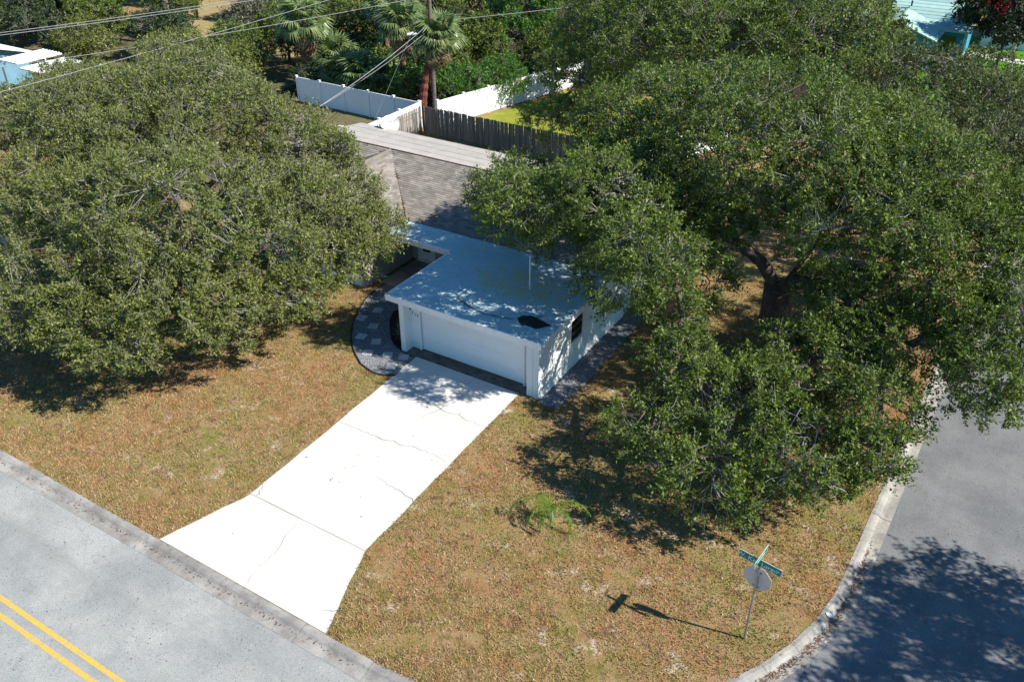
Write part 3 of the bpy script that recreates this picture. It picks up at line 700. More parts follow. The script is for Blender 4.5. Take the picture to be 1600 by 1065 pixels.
# ---------------------------------------------------------------- trees
def wig(p):
    x, y, z = p[:, 0], p[:, 1], p[:, 2]
    return (np.sin(x*1.9+y*.7+1.3)+np.sin(y*2.1-z*1.1+.4)+np.sin(z*2.6+x*1.2)+np.sin((x+y)*3.1-z*.8)*.7+np.sin((x-y)*2.7+z*2.2)*.7)/4.4
def bez(a, b, c, n): return [a*(1-t)**2 + b*2*t*(1-t) + c*t*t for t in np.linspace(0, 1, n)]
def oak(name, label, base, r0, fork, lobes, dens=3.0, nleaf=70, L=.125, leaf='oak_leaf', seed=1, group=None, gap=-.45, twigs=4, spray=.55, droop=.0, cat='tree', bark='bark', sub=9, twig_r=.007, twig_mat='twig', lean=(0, 0)):
    g = np.random.default_rng(seed); base = np.array(base, float); LB = np.array(lobes, float)
    root = empty(name, base, label, cat, group)
    C, E = LB[:, :3], LB[:, 3:]
    area = 4*np.pi*(((E[:,0]*E[:,1])**1.6+(E[:,0]*E[:,2])**1.6+(E[:,1]*E[:,2])**1.6)/3)**(1/1.6)
    S, SI = [], []
    for i in range(len(LB)):
        n = int(area[i]*dens); d = unit(g.normal(size=(n*2, 3))); r = g.uniform(0, 1, (n*2, 1))**(1/4.5)
        low = d[:, 2] < -.35; keep = ~low | (g.uniform(size=n*2) < .35)
        p = C[i] + d*r*E[i]; keep &= wig(p*(1.0/max(1, E[i].mean()/2.2))) + g.normal(size=n*2)*.12 > gap
        for j in range(len(LB)):
            if j != i: keep &= (((p-C[j])/E[j])**2).sum(1) > .38
        keep &= p[:, 2] > .35
        p = p[keep][:n]; S.append(p); SI.append(np.full(len(p), i))
    S = np.concatenate(S); SI = np.concatenate(SI)
    # limbs: lobe centres joined back to the fork through nearer lobes
    F0 = base + np.array([lean[0], lean[1], fork]); order = np.argsort(np.linalg.norm(C-F0, axis=1)); par = {}; cnt = np.ones(len(LB))
    done = []
    for i in order:
        best, bd = -1, np.linalg.norm(C[i]-F0)*1.05
        for j in done:
            d = np.linalg.norm(C[i]-C[j]) + .45*np.linalg.norm(C[j]-F0)
            if d < bd: best, bd = j, d
        par[i] = best; done.append(i)
    for i in order[::-1]:
        if par[i] >= 0: cnt[par[i]] += cnt[i]
    rad = lambda c: r0*.62*(c/len(LB))**.5 + .03
    tm = MB()
    tp = [base + np.array([0, 0, -.3]), base + np.array([0, 0, .05]), base + np.array([lean[0]*.2, lean[1]*.2, fork*.25]), base + np.array([lean[0]*.6+.06, lean[1]*.6, fork*.65]), F0]
    tm.tube(tp, [r0*1.7, r0*1.38, r0*1.05, r0*.95, r0*.92], 18)
    bm = MB(); nodes_p = []
    for i in order:
        a = F0 if par[i] < 0 else C[par[i]]; c = C[i].copy(); mid = (a+c)/2 + g.normal(size=3)*np.linalg.norm(c-a)*.10 + np.array([0, 0, .12*np.linalg.norm(c-a)])
        P = bez(a - (np.array([0, 0, .25]) if par[i] < 0 else 0), mid, c, 9); ra = rad(cnt[i]); rb = max(.035, ra*.5)
        P = [p + (g.normal(size=3)*.05 if 0 < k < 8 else 0) for k, p in enumerate(P)]
        (tm if par[i] < 0 else bm).tube(P, list(np.linspace(ra, rb, 9)), 9); nodes_p += P[3:]
        idx = np.where(SI == i)[0]
        if len(idx) == 0: continue
        m = max(3, int(sub*area[i]/60)); pick = g.choice(idx, min(m, len(idx)), replace=False)
        for s in pick:
            e = C[i] + (S[s]-C[i])*.86; st = P[g.integers(4, 9)]; md = (st+e)/2 + g.normal(size=3)*.22 + np.array([0, 0, .1])
            Q = bez(st, md, e, 7); Q = [q + (g.normal(size=3)*.035 if 0 < k < 6 else 0) for k, q in enumerate(Q)]
            bm.tube(Q, list(np.linspace(rb*.55+.006, .012, 7)), 5); nodes_p += Q[2:]
    NP = np.array(nodes_p)
    att = np.empty_like(S)
    for k in range(0, len(S), 400):
        d = ((S[k:k+400, None] - NP[None])**2).sum(-1); att[k:k+400] = NP[d.argmin(1)]
    midp = (att+S)/2 + g.normal(size=S.shape)*.10
    V1, F1 = prisms(att, midp, .016, .012); V2, F2 = prisms(midp, S, .012, twig_r)
    # leafy sprays
    out = unit((S - C[SI])/E[SI]); axd = unit(out*.8 + np.array([0, 0, .25-droop]) + g.normal(size=S.shape)*.45)
    ns = len(S); T0 = np.repeat(S - axd*.12, twigs, 0); axr = np.repeat(axd, twigs, 0)
    T1 = T0 + unit(axr + g.normal(size=axr.shape)*.62)*spray*g.uniform(.6, 1.25, (ns*twigs, 1))
    V3, F3 = prisms(T0, T1, twig_r, twig_r*.5)
    lpt = max(1, nleaf//twigs); n = ns*twigs*lpt
    tt = g.uniform(.12, 1.0, (n, 1)); A = np.repeat(T0, lpt, 0); B = np.repeat(T1, lpt, 0)
    P = A + (B-A)*tt + g.normal(size=(n, 3))*.05*spray/.55
    D = unit(unit(B-A)*.55 + g.normal(size=(n, 3))*.75 + np.array([0, 0, -droop*.4])); Nn = unit(g.normal(size=(n, 3))*.75 + np.array([0, 0, .75]) + np.repeat(np.repeat(out, twigs, 0), lpt, 0)*.35)
    sz = g.uniform(.7, 1.2, n)
    VL, FL = leaf_quads(P, D, Nn, L*sz, L*.46*sz*g.uniform(.8, 1.2, n))
    tr = tm.build('trunk', M[bark], root, smooth=True)
    bm.build('branches', M['branch'], root, smooth=True)
    cr = np_obj('crown', VL, FL, M[leaf], root)
    np_obj('twigs', np.concatenate([V1, V2, V3]), np.concatenate([F1, F2+len(V1), F3+len(V1)+len(V2)]), M[twig_mat], root)
    return root

def dead_branch(root, start, direc, length, seed):
    g = np.random.default_rng(seed); A, B, ra, rb = [], [], [], []
    def grow(p, d, l, r, lev):
        for k in range(4):
            d = unit(d + g.normal(size=3)*.16 + np.array([0, 0, -.05])); q = p + d*l/4
            A.append(p); B.append(q); ra.append(r*(1-k*.2)); rb.append(r*(1-(k+1)*.2)); 
            if lev < 3:
                for _ in range(2): grow(q, unit(d + g.normal(size=3)*.55), l*.55, r*.5, lev+1)
            p = q
    grow(np.array(start, float), unit(np.array(direc, float)), length, .022, 1)
    V, F = prisms(A, B, ra, rb); np_obj('dead_branch', V, F, M['dead_twig'], root, label='bare silvery dead branch')

OAK_A = [(-8.2,31,8.6,4.6,4.4,3.0),(-11.6,28.8,6.8,3.2,3.0,2.3),(-14.6,27.2,5.4,2.2,1.9,1.6),(-17.6,29.4,5.1,2.5,2.0,1.7),(-12.8,32,8.0,3.4,3.2,2.5),(-4.2,29.8,7.2,3.2,3.2,2.4),
         (-.9,30.4,6.0,2.9,3.0,2.1),(1.6,27.2,5.0,2.5,2.4,1.8),(1.6,32.5,6.3,3.0,3.2,2.2),(-5.2,34.2,7.6,3.6,3.4,2.4),
         (-9.4,26.2,4.9,2.3,1.9,1.7),(-10.9,24.6,5.1,1.7,1.3,1.1),(-5.5,22.6,2.9,2.4,1.9,1.4),(-5.2,19.9,2.0,1.9,1.4,1.0),(-7.7,21.1,2.2,1.6,1.4,1.0),(-3.0,21.6,2.6,1.6,1.6,1.2),(-12.2,25.9,7.6,2.4,2.0,1.4),(-9.6,23.9,6.9,1.9,1.5,1.1),(-15.0,25.1,6.9,2.0,1.7,1.2),(-9.3,28.6,6.2,1.8,1.6,1.2),(-3.6,28.2,4.7,2,1.6,1.2),(1.2,25.4,4.7,1.7,1.5,1.2),(-.2,27.9,5.3,1.9,1.6,1.3),(.6,35.5,5.8,2.6,2.6,1.8),(-4.2,24.3,3.2,1.7,1.3,1.1),(-8.2,24.2,3.2,1.3,1.2,1.0),(-13.6,30.2,6.6,2.4,2.2,1.6),(-2.6,31.6,8.4,2.4,2.2,1.5),
         (-1.5,23.9,3.6,1.3,1.4,1.1),(-4.1,26.0,3.4,2.2,1.5,1.2),(-3.4,26.7,3.7,1.7,1.3,1.1),(-1.4,22.7,2.9,1.3,1.3,1.0),(-1.4,27.2,4.2,1.8,1.6,1.3)]
ra_ = oak('live_oak', 'huge live oak with thick forked trunk and drooping limbs beside the garage', (-6.57, 30.27, 0), .62, 3.6, OAK_A, dens=3.6, nleaf=72, seed=11, gap=-.40)
dead_branch(ra_, (-5.6, 20.3, 3.0), (-.75, -.35, -.35), 1.3, 5); dead_branch(ra_, (-3.6, 22.6, 3.7), (-.2, -.6, -.1), 1.1, 6); dead_branch(ra_, (-2.9, 22.0, 3.5), (.1, -.5, -.6), 1.4, 7)
dead_branch(ra_, (-12.0, 26.3, 5.1), (-.9, .1, .1), 1.6, 8); dead_branch(ra_, (-19.4, 29.2, 5.6), (-.8, -.2, .2), 1.2, 9); dead_branch(ra_, (.6, 28.6, 6.6), (.5, -.6, .5), 1.8, 10)
OAK_B = [(-18.4,44.4,8.2,3.8,3.4,2.6),(-14.2,43,8.8,3.6,3.4,2.6),(-22.3,43.6,6.2,2.7,2.4,2.0),(-20.5,47,9.4,3.8,3.6,2.8),(-15,48.5,10.5,4,3.8,2.8),(-10,45.5,9.5,3.8,3.6,2.6),(-24.2,48.5,7.6,2.6,2.6,2.2),(-23,41.5,4.2,1.7,1.6,1.3)]
oak('live_oak', 'tall live oak with forked trunk leaning over the long picket fence', (-16.9, 44.6, 0), .40, 3.2, OAK_B, dens=2.4, nleaf=56, L=.15, leaf='oak_leaf', seed=21, spray=.6)
OAK_C = [(-6.0,41.5,6.4,3.2,3.2,2.1),(-2.2,41.0,6.2,3.2,3.0,2.0),(1.0,39.5,5.3,2.6,2.8,1.8),(-5.2,46.5,7.2,3.2,3.2,2.1),(-1.6,46.0,6.6,2.9,2.8,1.9),(1.2,43.5,5.2,2.2,2.4,1.6),(2.0,36.5,5.4,2.2,2.4,1.7),(-2.8,51,6.6,2.8,2.8,1.9),(-.4,50,5.6,2.2,2.4,1.6)]
oak('live_oak', 'dusky live oak with dark bare limbs between the side street and the teal house', (-3.2, 43.6, 0), .38, 3.4, OAK_C, dens=2.4, nleaf=56, L=.15, leaf='oak_leaf_dark', seed=31, spray=.6)
OAK_L1 = [(-27,19.4,6,4.2,3.8,2.4),(-23.9,20.6,4.6,2.4,2.4,1.8),(-25.2,16.9,3.9,2.6,2.2,1.6),(-29.4,16.4,4.2,3.0,2.5,1.9),(-27.4,15.3,3,2.2,1.6,1.2),(-23.5,17.9,3.2,1.6,1.6,1.2),(-31.6,18.6,5,3,2.8,2),(-25,23.6,5.0,2.4,2.5,1.8),(-22.6,22.2,3.7,1.5,1.4,1.2),(-35,19,5,2.8,2.8,2),(-26,14.9,2.7,2,1.4,1.0),(-29.9,14.6,3.1,2.2,1.6,1.2),(-22.4,20.2,3.3,1.4,1.4,1.1),(-22.9,24.0,4.2,1.6,1.6,1.3),(-24.6,26.2,4.6,1.7,1.6,1.3),(-22.1,23.9,3.5,1.2,1.2,1.0),(-22.4,25.6,3.9,1.2,1.2,1.0)]
oak('live_oak', 'broad olive green live oak spreading over the front lawn beside the driveway', (-27.2, 19.8, 0), .42, 2.6, OAK_L1, dens=3.2, nleaf=72, leaf='oak_leaf_olive', seed=41, gap=-.30, twigs=5, twig_r=.009)
OAK_L2 = [(-34,26.4,7,4.2,3.8,2.4),(-30,27.8,5.8,2.8,2.6,1.9),(-27.3,26.8,5.6,2.4,2.4,1.7),(-38,24,6.4,3.6,3.6,2.4),(-38,29,7,3.3,3.3,2.2),(-33,22.6,6.2,3.4,3,2.2),(-41.2,26,6,3,3,2),(-42.6,22.4,5.6,2.8,2.8,2),(-45,27.5,5.6,2.6,2.6,1.8)]
oak('live_oak', 'twiggy olive green live oak standing left of the shingled wing', (-34.2, 26.2, 0), .38, 3.2, OAK_L2, dens=3.0, nleaf=66, leaf='oak_leaf_olive', seed=51, gap=-.32, twigs=5, twig_r=.009)
OAK_S = [(11.5,20.5,7.2,3.6,3.4,2.3),(9,22.5,6,2.4,2.2,1.7),(9.6,18,6.4,2.8,2.6,1.9),(13.5,17,7,3,2.6,2),(13.8,22.5,7.4,3,2.8,2.1)]
oak('live_oak', 'live oak across the side street whose shadow falls on the asphalt', (12.4, 20.2, 0), .4, 3.6, OAK_S, dens=2.6, nleaf=46, L=.16, leaf='oak_leaf', seed=61)

# ---------------------------------------------------------------- background trees and shrubs
def bush(name, label, base, h, r, leaf, seed, L=.2, n=5, cat='tree', group=None, dens=2.2, nleaf=34, stem=.3, trunk=.12):
    g = random.Random(seed); x, y, z = base; lobes = [(x, y, h*.62, r*.75, r*.75, h*.36)]
    for i in range(n):
        a = 6.283*i/n + g.uniform(-.4, .4); q = g.uniform(.45, .7)*r
        lobes.append((x+q*math.cos(a), y+q*math.sin(a), h*g.uniform(.38, .72), r*g.uniform(.38, .58), r*g.uniform(.38, .58), h*g.uniform(.16, .26)))
    return oak(name, label, base, trunk, h*stem, lobes, dens=dens, nleaf=nleaf, L=L, leaf=leaf, seed=seed, twigs=3, spray=.6, cat=cat, group=group, sub=5)
WG = 'trees of the wood behind the fences'
bush('shrub', 'bright green shrub at the foot of the utility pole', (-35.9, 51.2, 0), 3.3, 2.0, 'bright_leaf', 101, L=.17, cat='shrub', dens=4)
bush('shrub', 'bright green shrub leaning on the sunlit white vinyl fence', (-34.3, 54.4, 0), 3.6, 2.1, 'bright_leaf', 102, L=.17, cat='shrub', dens=4)
bush('shrub', 'bright green shrub between the palm trunks behind the shaded fence', (-39.5, 49.9, 0), 3.2, 1.5, 'bright_leaf', 103, L=.17, cat='shrub', dens=4)
bush('tree', 'tall light green tree behind the sunlit white vinyl fence', (-36.3, 61, 0), 9.0, 3.0, 'bright_leaf', 104, L=.2)
bush('tree', 'yellow green tree rising beyond the bright shrubs', (-43, 66, 0), 9.0, 3.6, 'yellow_leaf', 105, L=.24)
bush('tree', 'dark tree with open trunk beside the far end of the vinyl fence', (-29.5, 66, 0), 9.5, 3.4, 'oak_leaf', 106, L=.24)
bush('tree', 'olive tree between the clustered cabbage palms', (-52, 64, 0), 7.6, 3.6, 'oak_leaf_olive', 107, L=.26)
bush('tree', 'grey leaved tree at the edge of the dry field', (-62, 57, 0), 4.6, 2.6, 'grey_leaf', 108, L=.24)
bush('tree', 'yellow leaved tree beside the dark trunked pine', (-73, 57, 0), 5.4, 3.0, 'yellow_leaf', 109, L=.26)
bush('tree', 'dense dark green tree behind the white metal carport', (-79, 47.5, 0), 8.5, 4.2, 'needle', 110, L=.26)
bush('tree', 'deep green tree between the carport and the pine', (-79, 55, 0), 8.0, 3.6, 'bright_leaf', 111, L=.26)
bush('tree', 'reddish brown leaved tree by the blue walled house', (-71, 35.5, 0), 5.0, 2.4, 'grey_leaf', 112, L=.24)
dk = bush('tree', 'dark tree with red flower clusters beside the pale walk', (-4.0, 84.5, 0), 7.5, 3.6, 'red_leaf', 113, L=.28, stem=.42)
gf = np.random.default_rng(6); cc = np.repeat(np.array([(-6.4,82.6,5.6),(-5.6,82.2,6.2),(-4.6,82.0,5.2),(-6.8,83.4,6.4)]), 90, 0); cc = cc + gf.normal(size=cc.shape)*.33
VL, FL = leaf_quads(cc, gf.normal(size=cc.shape), gf.normal(size=cc.shape)+np.array([0, -.5, .6]), np.full(len(cc), .24), np.full(len(cc), .16)); np_obj('blossom', VL, FL, M['red_flower'], dk, label='deep red blossom in the dark crown')
g = random.Random(12)
near = [(-66,50,'needle',4.4,2.6),(-61,47.5,'oak_leaf_olive',3.6,2.2),(-57,49.5,'oak_leaf',4.2,2.4),(-54,47.8,'oak_leaf_olive',3.2,1.9),(-56.5,55,'oak_leaf',5.2,2.6),(-52.5,53.5,'needle',4.8,2.3),(-76,43,'needle',6.5,3.2),(-73.5,49,'oak_leaf',5.0,2.6),(-84,44,'oak_leaf',8.0,3.8),(-70,45,'oak_leaf_olive',4.0,2.4),(-83,51,'needle',8.5,3.6),(-64,61,'oak_leaf_olive',5.5,2.8),(-60,63,'oak_leaf',6,3),(-76,62,'oak_leaf',6.5,3.2),(-88,54,'oak_leaf',8,4),
        (-48,53,'needle',3.6,2.0),(-45,53,'oak_leaf',3.4,1.9),(-41.5,53.5,'needle',3.6,2.0),(-38.6,53.5,'oak_leaf',4.2,2.0),(-50.5,57,'oak_leaf',5.2,2.5),(-40.5,58.5,'needle',5.6,2.6),(-45,60.5,'oak_leaf',6.6,3.0),(-49,62,'oak_leaf_olive',6.4,3),(-38,57,'oak_leaf',5.6,2.3),(-33,59.5,'yellow_leaf',4.8,2.2),(-47.8,48.6,'needle',2.4,1.4),(-41.8,48.2,'oak_leaf',2.0,1.2),(-37.8,50.2,'needle',2.6,1.3),(-27,57,'oak_leaf',6.5,3),(-24,64,'oak_leaf_dark',7.5,3.4)]
spots = [(-60,70,'oak_leaf_olive'),(-66,66,'needle'),(-72,76,'oak_leaf'),(-58,82,'needle'),(-50,78,'oak_leaf'),(-46,88,'oak_leaf_olive'),(-40,80,'oak_leaf'),(-34,84,'needle'),(-28,80,'oak_leaf_olive'),(-26,92,'oak_leaf'),(-34,98,'oak_leaf'),(-21,84,'oak_leaf_dark'),(-22,70,'oak_leaf'),(-17,66,'oak_leaf_dark'),(-84,66,'oak_leaf'),(-90,58,'needle'),(-94,48,'oak_leaf_olive'),(-80,82,'needle'),(-68,92,'oak_leaf'),(-54,98,'needle'),(-20,103,'oak_leaf'),(-90,76,'oak_leaf'),(-44,104,'oak_leaf_olive'),(-12,62,'oak_leaf_dark')]
LM = [((-49.9,50.6),'the stout orange barked palm'),((-40.2,50.2),'the slim palm'),((-36.3,48.6),'the utility pole'),((-69.6,53.4),'the dark trunked pine'),((-64,37.2),'the white carport'),((-75,36),'the blue walled house'),((-32.5,58),'the sunlit vinyl fence'),((-65,60),'the dry field'),((-12,85),'the teal house'),((-45,56),'the palm clump'),((-16.9,46),'the forked trunk at the picket fence'),((-18.7,76),'the tan shed'),((-43,66),'the tall yellow green tree'),((-3.2,43.6),'the dusky oak'),((-79,47.5),'the dense tree by the carport'),((-4,84.5),'the red blossomed tree')]
def tree_label(colour, h_, x, y):
    d, (lx_, ly_), nm = min(((x-a)**2+(y-b)**2, (a, b), n_) for (a, b), n_ in LM)
    return '%s %s %s %s' % ('low' if h_ < 3 else 'mid sized' if h_ < 5.5 else 'tall', colour, 'tree in the wood beyond' if y > ly_+2 else 'tree close beside', nm)
names_ = {'yellow_leaf': 'yellow green', 'oak_leaf_olive': 'olive', 'needle': 'blackish green', 'oak_leaf': 'mid green', 'oak_leaf_dark': 'dusky green'}
for i, (x, y, lf) in enumerate(spots):
    lb = tree_label(names_[lf], 8, x, y)
    bush('tree', lb, (x, y, 0), g.uniform(7, 10.5), g.uniform(3.4, 4.6), lf, 200+i, L=.30, group='woodland: ' + lb, dens=1.5, nleaf=30)
for i, (x, y, lf, h_, r_) in enumerate(near):
    lb = tree_label(names_[lf], h_, x, y)
    bush('tree', lb, (x, y, 0), h_, r_, lf, 400+i, L=.22, group='woodland: ' + lb, dens=2.3, nleaf=30, stem=.22)
# dark pine with bare branches
PN = empty('pine_tree', (-69.6, 53.4, 0), 'dark trunked pine with bare spreading branches at the dry field', 'tree')
mb = MB(); mb.tube([(-69.6,53.4,-.3),(-69.6,53.4,3),(-69.5,53.5,6),(-69.4,53.4,9)], [.42,.34,.27,.1], 10)
gg = np.random.default_rng(77); tips = []
for i in range(16):
    z = 3.6 + i*.33; a = i*2.4; l = gg.uniform(1.4, 3.0); P = [(-69.55, 53.42, z), (-69.55+math.cos(a)*l*.5, 53.42+math.sin(a)*l*.5, z+.25), (-69.55+math.cos(a)*l, 53.42+math.sin(a)*l, z+.1)]
    mb.tube(P, [.07, .045, .02], 5); tips.append(P[2])
mb.build('trunk', M['pole'], PN, smooth=True)
tp = np.repeat(np.array(tips), 160, 0); nn_ = len(tp); P = tp + gg.normal(size=(nn_, 3))*np.array([.45, .45, .25]); D = gg.normal(size=(nn_, 3)); VL, FL = leaf_quads(P, D, gg.normal(size=(nn_, 3)), np.full(nn_, .3), np.full(nn_, .05)); np_obj('crown', VL, FL, M['needle'], PN)

# cabbage palms: every frond is a part
def frond_mesh(seed, mat, droopy):
    g = random.Random(seed); v = []; f = []
    pl = .75
    # petiole along +X, fan beyond
    n0 = 0
    for s in (0, 1):
        x = pl*s; r_ = .022
        v += [(x, -r_, 0), (x, r_, 0), (x, 0, .03)]
    f += [(0,3,4,1),(1,4,5,2),(2,5,3,0)]
    for i in range(22):
        a = R(-105 + 210*i/21 + g.uniform(-3, 3)); l = .95*(1-.25*abs(i-10.5)/10.5)*g.uniform(.88, 1.08); d = Vector((math.cos(a), math.sin(a), 0)); sd_ = Vector((-d.y, d.x, 0)); w_ = .048
        b = Vector((pl, 0, .01)); m_ = b + d*l*.55 + Vector((0, 0, .05)); e = b + d*l*.92 + Vector((0, 0, -droopy*g.uniform(.6, 1.3)))
        n = len(v); v += [tuple(b - sd_*.01), tuple(b + sd_*.01), tuple(m_ + sd_*w_), tuple(m_ - sd_*w_), tuple(e)]; f += [(n, n+1, n+2, n+3), (n+3, n+2, n+4)]
    me = bpy.data.meshes.new('frond'); me.from_pydata(v, [], f); me.materials.append(mat); return me
FG = [frond_mesh(i, M['palm_leaf'], .35) for i in range(3)]; FD = [frond_mesh(9+i, M['palm_dead'], .6) for i in range(2)]
def palm(base, h, label, seed, trunk=True, bark='palm_bark', n=26, dead=8, size=1.0, tr=.2, lean=(0, 0)):
    g = random.Random(seed); root = empty('cabbage_palm', base, label, 'palm'); x, y, z = base; top = Vector((x+lean[0], y+lean[1], h))
    mb = MB(); P = []; rd = []
    for i in range(22):
        t = i/21; P.append((x + lean[0]*t*t, y + lean[1]*t*t, -.2 + (h+.2)*t)); rd.append(tr*(1.25-.3*t)*(1+.16*(i % 2)))
    mb.tube(P, rd, 10); mb.build('trunk', M[bark], root, smooth=False)
    for i in range(n + dead):
        d = i >= n; me = g.choice(FD if d else FG); o = bpy.data.objects.new('frond', me); col.objects.link(o); o.parent = root; o.matrix_parent_inverse = Matrix.Translation(-root.location)
        el = -g.uniform(48, 80) if d else (78 - 105*(i/n) + g.uniform(-10, 10)); az = i*137.5 + g.uniform(-12, 12); s = 1.38*size*g.uniform(.85, 1.12)*(.85 if d else 1)
        o.matrix_basis = Matrix.Translation(top - Vector((0, 0, .1 if not d else .25))) @ Matrix.Rotation(R(az), 4, 'Z') @ Matrix.Rotation(R(-el), 4, 'Y') @ Matrix.Rotation(R(g.uniform(-25, 25)), 4, 'X') @ Matrix.Scale(s, 4)
    return root
palm((-49.9, 50.6, 0), 4.6, 'stout cabbage palm with orange bark and brown skirt behind the shaded vinyl fence', 1, n=26, dead=14, tr=.34, size=1.1)
palm((-40.2, 50.2, 0), 5.6, 'slim cabbage palm behind the middle of the shaded vinyl fence', 2, tr=.2)
palm((-43.5, 54.5, 0), 6.2, 'shaggy cabbage palm with many hanging brown fronds in the palm clump', 3, dead=14)
palm((-46.8, 56.5, 0), 5.2, 'cabbage palm at the back of the palm clump', 4, dead=10)
palm((-37.1, 48.2, 0), 5.5, 'red barked cabbage palm standing beside the utility pole', 5, bark='red_bark', tr=.24, n=24, dead=6, lean=(1.0, .9))
for i, (x, y, h) in enumerate([(-45.3,49.6,1.5),(-43.4,49.2,1.9),(-46.9,50.6,2.2),(-42.2,50.8,1.2)]):
    palm((x, y, 0), h, ('low dark fan palm against the shaded vinyl fence', 'low fan palm beside the slim palm trunk', 'low fan palm beside the stout orange palm', 'smallest fan palm in the clump behind the shaded fence')[i], 20+i, n=30, dead=4, tr=.16, size=1.05)

# young feather palm on the front lawn
YP = empty('young_palm', (-9.55, 17.9, 0), 'small young palm with arching bright green fronds on the lawn', 'palm')
mb = MB(); mb.tube([(-9.55,17.9,-.1),(-9.56,17.9,.25),(-9.55,17.91,.5)], [.08,.06,.035], 8); mb.build('stem', M['twig'], YP)
gy = np.random.default_rng(3)
for az, l, el in ((208,1.75,62),(245,1.15,70),(275,1.2,58),(25,1.8,50),(340,1.3,55),(160,.9,75),(300,.95,78)):
    P = []; p = np.array([-9.55, 17.9, .45]); e = R(el)
    for k in range(13):
        P.append(p.copy()); p = p + np.array([math.cos(R(az))*math.cos(e), math.sin(R(az))*math.cos(e), math.sin(e)])*l/12; e -= R(el*.0+12.5)
    P = np.array(P); P[:, 2] = np.maximum(P[:, 2], .06)
    A = np.repeat(P[1:], 8, 0); tdir = unit(np.repeat(P[1:]-P[:-1], 8, 0)); sd2 = np.cross(tdir, [0, 0, 1.]); sg = np.tile([1, -1], len(A)//2)[:, None]
    A = A + tdir*gy.uniform(-.07, .07, (len(A), 1)); D = unit(tdir*.75 + sd2*sg*.8 + np.array([0, 0, -.35]) + gy.normal(size=A.shape)*.15); Nn = unit(np.cross(D, np.cross([0, 0, 1.], D)) + gy.normal(size=A.shape)*.2)
    VL, FL = leaf_quads(A, D, Nn, gy.uniform(.18, .30, len(A)), np.full(len(A), .022))
    Vr, Fr = prisms(P[:-1], P[1:], .009, .008)
    np_obj('frond', np.concatenate([VL, Vr]), np.concatenate([FL, Fr+len(VL)]), M['sprout_leaf'], YP)
# low plants in the mulch bed by the garage
for i, (x, y) in enumerate([(-20.6,25.3),(-20.3,24.4),(-20.9,26.2),(-20.1,23.9)]):
    r_ = bush('bedding_plant', 'dark reddish bedding plant in the mulch beside the gravel path', (x, y, .01), .55, .35, 'red_leaf', 300+i, L=.10, n=3, cat='plant', group='bedding plants in the mulch bed', dens=14, nleaf=20, trunk=.015)

# ---------------------------------------------------------------- utility pole and wires
UP = empty('utility_pole', (-36.3, 48.6, 0), 'weathered wooden utility pole with lamp arm at the fence corner', 'pole')
mb = MB(); mb.tube([(-36.3,48.6,-.5),(-36.32,48.6,5.5),(-36.35,48.6,10.6)], [.17,.15,.12], 12); mb.build('pole', M['pole'], UP)
mb = MB(); mb.tube([(-36.45,48.4,5.05),(-36.45,48.4,5.6)], .11, 10); mb.build('junction_can', M['lamp'], UP)
mb = MB(); mb.tube([(-36.35,48.45,5.55),(-36.7,47.9,5.95),(-36.95,47.5,5.98)], .03, 8); mb.build('lamp_arm', M['galv'], UP)
mb = MB(); mb.tube([(-36.85,47.6,5.98),(-37.0,47.4,6.0),(-37.2,47.1,5.97)], [.07,.13,.08], 10); mb.build('lamp_head', M['lamp'], UP)
mb = MB(); mb.box(-37.2,-35.5,48.46,48.52,9.7,9.82); mb.build('crossarm', M['pole'], UP)
def wire(a, b, sag, r_, mat, label, cat='cable', group=None):
    a = np.array(a, float); b = np.array(b, float); P = [a + (b-a)*t - np.array([0, 0, 4*sag*t*(1-t)]) for t in np.linspace(0, 1, 30)]
    mb = MB(); mb.tube(P, r_, 5); return mb.build('overhead_wire', M[mat], label=label, cat=cat, group=group)
e2 = np.array([-50.0, 10.0, 0])
wire((-37.1,48.5,9.85), e2+[-.8,0,9.8], .5, .014, 'wire', 'outer of the paired upper wires crossing the left oak', group='overhead wires')
wire((-36.3,48.45,9.9), e2+[0,0,9.9], .55, .014, 'wire', 'inner of the paired upper wires crossing the left oak', group='overhead wires')
wire((-36.3,48.45,8.3), e2+[0,0,8.4], .5, .014, 'wire', 'single middle wire running from the pole toward the left oak', group='overhead wires')
wire((-36.35,48.45,6.5), (-33.2,30.0,4.6), .35, .019, 'wire', 'thick service cable dropping from the pole to the house', group='overhead wires')
wire((-36.4,48.45,6.1), (-34.8,30.6,4.0), .45, .014, 'wire', 'thinner lower service cable below the thick one', group='overhead wires')
wire((-36.3,48.5,9.9), (-40,-20,9.0), .8, .013, 'wire', 'lone highest wire toward the front street', group='overhead wires')
wire((-36.3,48.7,9.1), (-5,110,9.5), .8, .016, 'wire', 'upper wire running away to the far trees', group='overhead wires')
wire((-36.3,48.7,6.6), (-9,104,7.2), .6, .016, 'wire', 'lower wire running away to the far trees', group='overhead wires')
wire((-36.35,48.7,6.0), (-70,62,6.5), .8, .03, 'wire_dark', 'dark cable sagging across the palms', group='overhead wires')
wire((-36.35,48.5,8.3), (-38.6,44.2,.05), 0, .010, 'wire', 'guy wire slanting down to the shaded vinyl fence', group='overhead wires')
wire((-36.35,48.7,8.3), (-33.6,52.6,.05), 0, .010, 'wire', 'guy wire slanting down into the bright shrub', group='overhead wires')

